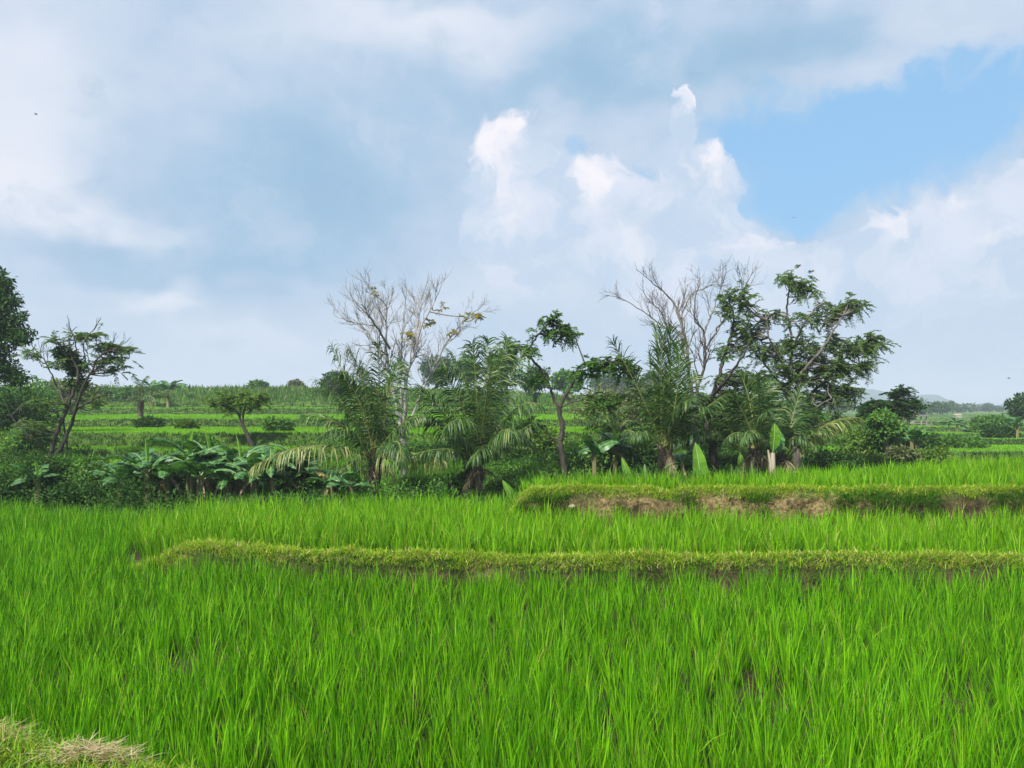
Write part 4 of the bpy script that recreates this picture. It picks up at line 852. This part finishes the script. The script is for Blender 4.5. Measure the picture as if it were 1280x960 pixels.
# stone on the bank
def stone(label,px,Y,z,s,mat,seed):
    import bmesh
    bm=bmesh.new(); bmesh.ops.create_icosphere(bm,subdivisions=3,radius=1); rng=np.random.RandomState(seed)
    for v_ in bm.verts:
        k=1+.22*float(fbm(np.array([v_.co.x*1.3+seed]),np.array([v_.co.y*1.3+v_.co.z]),seed)[0]); v_.co=Vector((v_.co.x*k*s[0],v_.co.y*k*s[1],v_.co.z*k*s[2]))
    me=bpy.data.meshes.new('stone'); bm.to_mesh(me); bm.free(); me.materials.append(mat); o=bpy.data.objects.new('stone',me); col.objects.link(o)
    p=at(px,0,Y); o.location=(p[0],Y,z); return tag(o,label,'stone')
from mathutils import Vector
st=rough_mat('pale_stone',(.16,.13,.10),(.34,.30,.24),9,.6)
stone('pale stone sticking out of the clay bank near its left end',715,11.42,EYE+(HOR-633)/F*11.42,(.055,.05,.03),st,3)

# far wood line, hills
rng=np.random.RandomState(77); ml=MB()
for k in range(150):
    px=rng.uniform(1040,1500) if k<110 else rng.uniform(-200,1040); Y=rng.uniform(240,480); b=ground_at(px,Y); hgt=rng.uniform(1.4,3.4)*(1+.6*(rng.rand()<.15)); rr=hgt*rng.uniform(.45,.9)
    for j in range(4):
        c=b+np.array([rng.normal(0,rr*.5),rng.normal(0,rr*.5),hgt*rng.uniform(.35,.75)]); round_clump(ml,None,c,rr*.6,rng,40,(1.3,.8),.8)
tag(ml.build('far_wood',M['dark_leaf']),'low hazy line of distant trees at the foot of the hills','woods',kind='stuff')
FR=[(1164,180,2.6),(1171,190,3.2),(1177,185,2.4),(1183,200,3.4),(1152,170,2.0),(1190,230,3.6)]
LBF=['small round tree far off, first to the right of the hut roof','small round tree far off, second to the right of the hut roof','small dark bushy tree far off on the meadow behind the hut, third from the roof','larger dark tree far off on the meadow, left of the tiny shed','lowest far tree peeping over the hut roof','tall far tree behind the tiny shed']
for i,(px,Y,h) in enumerate(FR):
    b=ground_at(px,Y); pyc=HOR+F*(EYE-b[2]-h*.62)/Y; round_tree('far_tree',LBF[i],px,Y,pyc,h*.38/Y*F,h*.38/Y*F,.12,'dark_leaf',9,400+i,'bark_dark',(h*.14,h*.22),(.6,.35),40,group='small trees on the far meadow')
def hills(name,Y,prof,depth,mat,seed):
    P=np.array(prof,float); px=np.arange(P[0,0],P[-1,0]+1,4.); py=np.interp(px,P[:,0],P[:,1]); py=py-1.2*fbm(px/14.,0*px,seed)-.5*fbm(px/4.,0*px,seed+3)
    top=EYE+(HOR-py)/F*Y; X=(px-640)/F*Y; n=14; V=[]
    for k in range(n+1):
        s=k/n; hh=math.sin(math.pi*s)**.8; y=Y+(s-.5)*depth+18*fbm(px/30.+k*.6,0*px+k*.5,seed+7); V.append(np.stack([X*y/Y,y,1.0+(top-1.0)*hh*(1+.12*fbm(px/12.,0*px+k*.7,seed+9)*(1-hh))],-1))
    V=np.array(V); nc=len(px); ii=np.arange(n)[:,None]*nc+np.arange(nc-1)[None,:]; g=MB(); g.add(V,np.stack([ii,ii+1,ii+nc+1,ii+nc],-1))
    return tag(g.build(name,mat,smooth=True),kind='structure')
hm=rough_mat('wooded_hill',(.02,.055,.04),(.04,.09,.06),.03,.3,.95)
hills('hills',1150,[(820,511),(880,503),(960,496),(1040,488),(1090,486),(1112,491),(1135,494),(1150,493),(1172,494),(1186,500),(1200,506),(1216,510),(1240,512)],300,hm,5)
hills('hills',900,[(1120,511),(1170,508),(1205,510),(1235,507),(1262,505),(1300,503),(1400,506),(1600,511)],220,hm,15)
# birds, three dark specks in the sky
bird_m=rough_mat('bird_feathers',(.03,.03,.035),(.06,.06,.065))
for (px,py,Y,lb,rz) in ((45,143,55,'tiny dark bird high in the sky at the upper left',.4),(992,272,60,'tiny dark bird in the blue gap between the clouds',1.2),(1261,473,60,'tiny dark bird low in the sky at the right',-.5)):
    c=at(px,py,Y); q=MB(); tube(q,np.array([(-.11,0,0),(-.07,0,.01),(0,0,.015),(.07,0,.012),(.12,0,.0)])+c,[.004,.02,.03,.022,.006],8)
    for sg in (1,-1):
        q.add(np.array([(-.03,0,.02),(.05,0,.02),(.035,sg*.10,.07),(-.04,sg*.10,.06),(-.02,sg*.2,.04),(-.06,sg*.2,.035)])+c,[(0,1,2,3),(3,2,4,5)])
    q.add(np.array([(-.10,-.01,0),(-.10,.01,0),(-.17,.035,0),(-.17,-.035,0)])+c,[(0,1,2,3)])
    o=q.build('bird',bird_m,None,c); o.location=[float(v) for v in c]; o.rotation_euler=(0,0,rz); tag(o,lb,'bird','birds in the sky')
# ------------------------------------------------------------------ light, sky, air, camera
SUN_EL,SUN_AZ=R(50),R(212)       # azimuth clockwise from +Y: behind the camera's left shoulder
sd=np.array([math.sin(SUN_AZ)*math.cos(SUN_EL),math.cos(SUN_AZ)*math.cos(SUN_EL),math.sin(SUN_EL)])
L=bpy.data.lights.new('sun','SUN'); L.energy=5.0; L.angle=R(4); L.color=(1,.955,.88)
so=bpy.data.objects.new('sun',L); col.objects.link(so)
from mathutils import Vector
so.rotation_euler=Vector((-sd).tolist()).to_track_quat('-Z','Y').to_euler(); so.location=(-20,-30,60)

w=bpy.data.worlds.new('World'); scene.world=w; w.use_nodes=True; t=w.node_tree; t.nodes.clear()
out=nd(t,'ShaderNodeOutputWorld'); bg=nd(t,'ShaderNodeBackground'); bg.inputs[1].default_value=.1; t.links.new(bg.outputs[0],out.inputs[0])
sky=nd(t,'ShaderNodeTexSky',sky_type='NISHITA'); sky.sun_disc=False; sky.sun_elevation=SUN_EL; sky.sun_rotation=SUN_AZ; sky.altitude=400; sky.air_density=1.0; sky.dust_density=.6
tc=nd(t,'ShaderNodeTexCoord'); sx=nd(t,'ShaderNodeSeparateXYZ'); t.links.new(tc.outputs['Generated'],sx.inputs[0])
az=mathn(t,'ARCTAN2',sx.outputs[0],sx.outputs[1]); el=mathn(t,'ARCSINE',sx.outputs[2])
co=nd(t,'ShaderNodeCombineXYZ'); t.links.new(az,co.inputs[0]); t.links.new(el,co.inputs[1])
def vm(op,a,b=None):
    n=nd(t,'ShaderNodeVectorMath',operation=op)
    for i,x in enumerate((a,b)):
        if x is None: continue
        if isinstance(x,tuple): n.inputs[i].default_value=x
        else: t.links.new(x,n.inputs[i])
    return n
def warp(vec,scale,amp,detail,seed,sq=(1,1,1)):
    m_=nd(t,'ShaderNodeMapping'); m_.inputs['Location'].default_value=(seed,seed*.7,seed*1.3); m_.inputs['Scale'].default_value=sq; t.links.new(vec,m_.inputs[0])
    n=noise(t,m_.outputs[0],scale,detail,.58)
    c_=vm('SUBTRACT',n.outputs['Color'],(.5,.5,.5)); s=vm('MULTIPLY',c_.outputs[0],(amp,amp,0))
    return vm('ADD',vec,s.outputs[0]).outputs[0]
soft=warp(co.outputs[0],5,.16,3,3.0,(1,1.8,1))
crisp=warp(warp(warp(co.outputs[0],9,.10,3,8.0),24,.07,7,5.0),70,.02,5,2.0)
def sph(px,py):
    dx=(px-640)/F; dz=(HOR-py)/F; a=math.atan(dx); return a, math.atan(dz*math.cos(a))
def blobs(vec,lst,mode='ADD'):
    tot=None
    for (px,py,rx,ry,wt) in lst:
        a,e=sph(px,py); k=math.cos(a)
        d=vm('SUBTRACT',vec,(a,e,0)); s=vm('DIVIDE',d.outputs[0],(rx/F*k*k,ry/F*k,1)); l=vm('DOT_PRODUCT',s.outputs[0],s.outputs[0])
        g_=mathn(t,'MULTIPLY',mathn(t,'POWER',2.71828,mathn(t,'MULTIPLY',l.outputs['Value'],-1.0)),wt)
        tot=g_ if tot is None else mathn(t,'ADD',tot,g_)
    return tot
def ss(x,a,b):
    n=nd(t,'ShaderNodeMapRange',interpolation_type='SMOOTHSTEP'); n.inputs[1].default_value=a; n.inputs[2].default_value=b; t.links.new(x,n.inputs[0]); return n.outputs[0]
SC=7.0
def C(r,g_,b): 
    f=lambda v:((v/255+.055)/1.055)**2.4 if v>10 else v/255/12.92
    return (f(r)*SC,f(g_)*SC,f(b)*SC)
# open sky: Nishita, calmed towards the milky tropical blue near the horizon
blue=mixc(t,.85,sky.outputs[0],C(132,190,236))
# cloud veil
vn=noise(t,soft,4.2,6,.6)
veil=mixc(t,ss(vn.outputs[0],.3,.7),C(172,197,222),C(196,210,230))
veil=mixc(t,ss(blobs(soft,[(370,240,200,95,1),(560,120,120,70,.45),(280,330,160,40,.55),(850,70,170,55,.75),(1040,60,120,30,.5),(700,110,90,40,.4),(100,320,120,30,.4),(450,400,200,30,.3)]),.15,.95),veil,C(144,182,213))
veil=mixc(t,ss(blobs(soft,[(20,215,130,75,1.1),(30,80,110,70,.65),(200,352,75,18,.9),(300,425,110,34,.6),(470,40,260,45,.6),(170,290,140,22,.55),(620,370,220,50,.55),(1200,15,200,16,.2),(560,15,120,20,.4)]),.12,1.15),veil,C(229,232,242))
n5=noise(t,warp(co.outputs[0],8,.12,4,21.0,(1,1.9,1)),7.5,6,.62)
veil=mixc(t,mathn(t,'MULTIPLY',ss(n5.outputs[0],.46,.72),.30),veil,C(226,229,240))
veil=mixc(t,mathn(t,'MULTIPLY',ss(n5.outputs[0],.48,.28),.5),veil,C(148,178,208))
# open gaps
gap=blobs(crisp,[(1075,205,140,62,1.0),(1235,125,120,55,.95),(930,165,75,48,.8),(990,262,50,34,.8),(1120,150,120,40,.5),(722,176,17,19,.62),(791,214,20,14,.6),(915,265,24,26,.6),(775,275,10,22,.5)])
gapm=mathn(t,'MULTIPLY',ss(gap,.2,.95),.95)
col_=mixc(t,gapm,veil,blue)
# heaped cloud
cum=blobs(crisp,[(650,240,58,95,1.0),(735,235,46,50,.95),(868,238,66,56,1.05),(848,130,16,34,1.0),(840,180,18,26,.6),(520,205,40,60,.42),(690,310,110,46,.75),(830,310,90,40,.8),(960,335,110,34,.8),(1110,300,48,36,.95),(1225,265,85,55,1.0),(1160,350,150,60,.8),(900,380,260,40,.5),(1275,220,40,22,.5)])
cm=ss(cum,.38,.58)
nz=noise(t,crisp,11,6,.6)
body=mixc(t,ss(nz.outputs[0],.40,.60),C(186,206,229),C(214,222,238))
lit=blobs(crisp,[(632,170,40,50,.9),(735,225,30,36,.9),(880,205,48,26,1.0),(850,120,16,26,.9),(508,195,18,30,.18),(1100,292,30,22,.8),(640,270,30,40,.5),(800,300,30,20,.5),(930,310,60,20,.45),(1200,250,60,20,.4),(1250,285,60,14,.4)])
lm=mathn(t,'MULTIPLY',ss(lit,.08,.8),ss(nz.outputs[0],.30,.58))
body=mixc(t,lm,body,C(248,243,247))
col_=mixc(t,mathn(t,'MULTIPLY',cm,.94),col_,body)
# milky band over the horizon
hz=ss(el,.20,.0)
n4=noise(t,warp(co.outputs[0],7,.12,4,15.0,(1,2.2,1)),5.5,5,.55)
lowc=mixc(t,ss(n4.outputs[0],.38,.68),C(176,201,225),C(212,220,236))
col_=mixc(t,mathn(t,'MULTIPLY',hz,.6),col_,lowc)
low=ss(el,-.01,-.06)
col_=mixc(t,low,col_,(.6,.9,.35))
t.links.new(col_,bg.inputs[0])
w.cycles.sampling_method='MANUAL'; w.cycles.sample_map_resolution=512

# air
hb=MB(); x0,x1,y0,y1,z0,z1=-6000,6000,-60,2560,-1.2,60
v=np.array([(x0,y0,z0),(x1,y0,z0),(x1,y1,z0),(x0,y1,z0),(x0,y0,z1),(x1,y0,z1),(x1,y1,z1),(x0,y1,z1)])
hb.add(v,[(0,3,2,1),(4,5,6,7),(0,1,5,4),(1,2,6,5),(2,3,7,6),(3,0,4,7)])
m,tt,o_=newmat('air'); pv=nd(tt,'ShaderNodeVolumePrincipled'); pv.inputs['Color'].default_value=(.80,.90,1,1); pv.inputs['Density'].default_value=.0009; pv.inputs['Anisotropy'].default_value=.0
tt.links.new(pv.outputs[0],o_.inputs['Volume'])
tag(hb.build('haze',m),'thin bluish haze in the air over the fields','haze',kind='stuff')

cam=bpy.data.cameras.new('camera'); cam.sensor_width=36; cam.lens=36*F/1280; cam.shift_y=-(480-HOR)/1280; cam.clip_start=.05; cam.clip_end=9000
cob=bpy.data.objects.new('camera',cam); col.objects.link(cob); cob.location=(0,0,EYE); cob.rotation_euler=(R(90),0,0); scene.camera=cob
scene.view_settings.view_transform='Standard'; scene.view_settings.look='None'; scene.view_settings.exposure=.64; scene.view_settings.gamma=1; scene.view_settings.use_curve_mapping=False
cy=scene.cycles; cy.max_bounces=6; cy.diffuse_bounces=3; cy.glossy_bounces=2; cy.transmission_bounces=3; cy.volume_bounces=0; cy.transparent_max_bounces=8
cy.use_denoising=True; cy.caustics_reflective=False; cy.caustics_refractive=False
